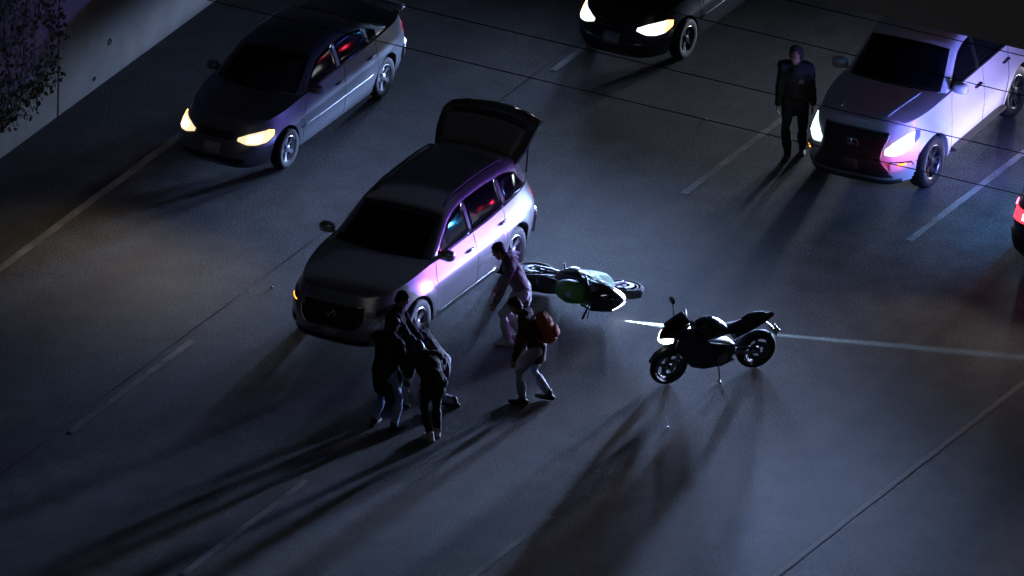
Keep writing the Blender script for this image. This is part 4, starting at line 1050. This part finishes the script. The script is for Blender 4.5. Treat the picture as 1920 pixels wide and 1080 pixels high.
# man walking beside the white SUV
p7, j7, H7 = person('person in dark hooded jacket standing beside the white SUV headlight', (4.46, 13.78, 0), hz(.35, -1),
    dict(pelvis=(0, 0, .93), neck=(0, .04, 1.45), head=(0, .10, 1.61), face=(.15, 1, -.5), handR=(.25, .10, .80), handL=(-.25, .02, .80), footR=(.09, .10, .085), footL=(-.09, -.14, .09)),
    C_BLACK, C_BLACK, hood=True, seed=1, bulk=1.25, scale=1.03)
bm = bmesh.new()
for a, b in (((-.03, .0), (.0, .085)), ((.0, .085), (.03, .0)), ((-.018, .03), (.018, .03)), ((-.05, .085), (-.05, .005)), ((-.05, .005), (-.025, .005))):
    bm_tube(bm, [(-.09+a[0]*.7, .205, 1.22+a[1]*.7), (-.09+b[0]*.7, .205, 1.22+b[1]*.7)], .004, 5)
link_bm('chest_logo', bm, mat('logo_print', (.30, .30, .34), .7), p7)
# person in mauve shirt and pale trousers
person('person in mauve shirt and pale trousers leaning beside the SUV rear wheel', (4.02, 5.98, 0), hz(-.85, -.5),
    dict(pelvis=(0, -.10, .84), neck=(0, .12, 1.31), head=(0, .25, 1.45), face=(0, 1, -.6), handR=(.24, .22, .78), handL=(-.22, .30, .70), footR=(.10, -.10, .085), footL=(-.10, .10, .085), kneeR=(.1, 1, .1)),
    C_SHIRT, C_PALE, shoe=SHOE_W, seed=2, topname='shirt')
# person with rust backpack
p6, j6, H6 = person('person in jeans wearing a rust backpack, walking left in front of the fallen motorcycle', (5.23, 4.32, 0), hz(-.95, -.30),
    dict(pelvis=(0, -.04, .89), neck=(0, .17, 1.36), head=(0, .30, 1.49), face=(0, 1, -.7), handR=(.22, .20, .74), handL=(-.24, .26, .66), footR=(.10, -.20, .10), footL=(-.10, .15, .085)),
    C_MAROON, C_JEANS2, seed=3)
bp = empty('backpack', (5.23, 4.32, 0), hz(-.95, -.30)); tag(bp, 'rust coloured backpack worn by the person walking in jeans', 'backpack')
def rotx(p, a, o): return Vector(o)+Matrix.Rotation(a, 3, 'X') @ Vector(p)
bm = bmesh.new(); O = (0, -.14, 1.20); A = R(-26)
bm_loft(bm, [[rotx(q, A, O) for q in [(x*1., y, z) for (x, y, z) in [(w*math.copysign(abs(math.cos(t))**.7, math.cos(t)), -.02+d*math.copysign(abs(math.sin(t))**.7, math.sin(t)), zz) for t in np.linspace(0, 2*math.pi, 17)[:-1]]]] for zz, w, d in ((-.24, .08, .05), (-.22, .13, .085), (-.10, .15, .11), (.06, .15, .105), (.17, .125, .085), (.22, .07, .05))])
remesh('pack_body', bm, C_PACK, bp, .012, 3, .012, 11., 9)
bm = bmesh.new(); bm_loft(bm, [[rotx(q, A, O) for q in [(w*math.cos(t), -.13+d*math.sin(t), zz) for t in np.linspace(0, 2*math.pi, 13)[:-1]]] for zz, w, d in ((-.19, .06, .02), (-.17, .10, .035), (-.06, .10, .04), (-.03, .07, .02))]); remesh('front_pocket', bm, C_PACK, bp, .011, 3, .006, 14., 5)
for sd in (1, -1):
    bm = bmesh.new(); bm_tube(bm, [rotx(q, A, O) for q in ((sd*.09, .06, .17), (sd*.105, .17, .20), (sd*.11, .27, .10), (sd*.12, .26, -.05), (sd*.13, .12, -.14), (sd*.12, .03, -.18))], [(.008, .028)]*6, 8, hint=(0, 1, 0)); link_bm('shoulder_strap', bm, C_PACK, bp, True)
# group at the SUV's front corner
person('tall person in dark jacket standing behind the others at the silver SUV headlight', (3.50, 3.22, 0), hz(.85, .35),
    dict(pelvis=(0, -.02, .95), neck=(0, .06, 1.47), head=(0, .12, 1.66), face=(-.1, 1, -.45), handR=(.18, .42, .98), handL=(-.16, .42, .92), footR=(.11, .08, .085), footL=(-.11, -.08, .085)),
    C_BLACK, C_BLACK, seed=4, scale=1.0, bulk=1.3)
person('person in dark jacket and bright blue jeans seen from behind near the silver SUV', (3.82, 2.43, 0), hz(.25, .97),
    dict(pelvis=(0, -.04, .91), neck=(0, .06, 1.43), head=(0, .14, 1.58), face=(.2, 1, -.7), handR=(.22, .26, .74), handL=(-.20, .30, .80), footR=(.15, .03, .085), footL=(-.17, -.05, .085), toeR=(.3, 1, 0), toeL=(-.3, 1, 0)),
    C_BLACK, C_JEANS, seed=5, bulk=1.7, skirt=.16)
person('person in dark clothes and pale shoes bending forward beside the blue jeans person', (4.60, 2.46, 0), hz(-.76, .64),
    dict(pelvis=(0, .02, .90), neck=(0, .46, 1.13), head=(0, .62, 1.14), face=(0, .75, -.75), headup=(0, .7, .6), handR=(.14, .62, .62), handL=(-.16, .66, .58), footR=(.07, .05, .085), footL=(-.07, -.05, .085), elbowR=(.6, -.2, -.5), elbowL=(-.6, -.2, -.5)),
    C_JACKET, C_BLACK, shoe=SHOE_W, long_hair=True, seed=6, bulk=1.2)
person('person crouching low between the bending person and the silver SUV front wheel', (4.02, 3.66, 0), hz(-.95, -.10),
    dict(pelvis=(0, -.04, .62), neck=(0, .34, .97), head=(0, .48, 1.03), face=(0, 1, -.8), handR=(.16, .55, .45), handL=(-.14, .58, .45), footR=(.10, .14, .085), footL=(-.12, -.30, .09), kneeL=(-.2, 1, .1), kneeR=(.2, 1, .2)),
    C_JACKET, C_JEANS2, shoe=SHOE, seed=8)
# small debris on the road
for i, (x, y, lab) in enumerate(((2.76, 14.23, 'small pale debris fragment on the road near the dark car'), (7.33, 4.5, 'small pale debris fragment below the standing motorcycle'), (.11, 5.83, 'small dark debris chunk left of the silver SUV'))):
    bm = bmesh.new(); bmesh.ops.create_icosphere(bm, subdivisions=2, radius=.022)
    for v in bm.verts: v.co *= 1+.5*noise.noise(v.co*30+Vector((i, 0, 0))); v.co.z *= .6
    o = link_bm('debris', bm, mat('debris_pale', (.6, .6, .6), .4) if i < 2 else BLACKPL); o.location = (x, y, .012); tag(o, lab, 'debris')

bpy.data.batch_remove(TRASH+[TMP])
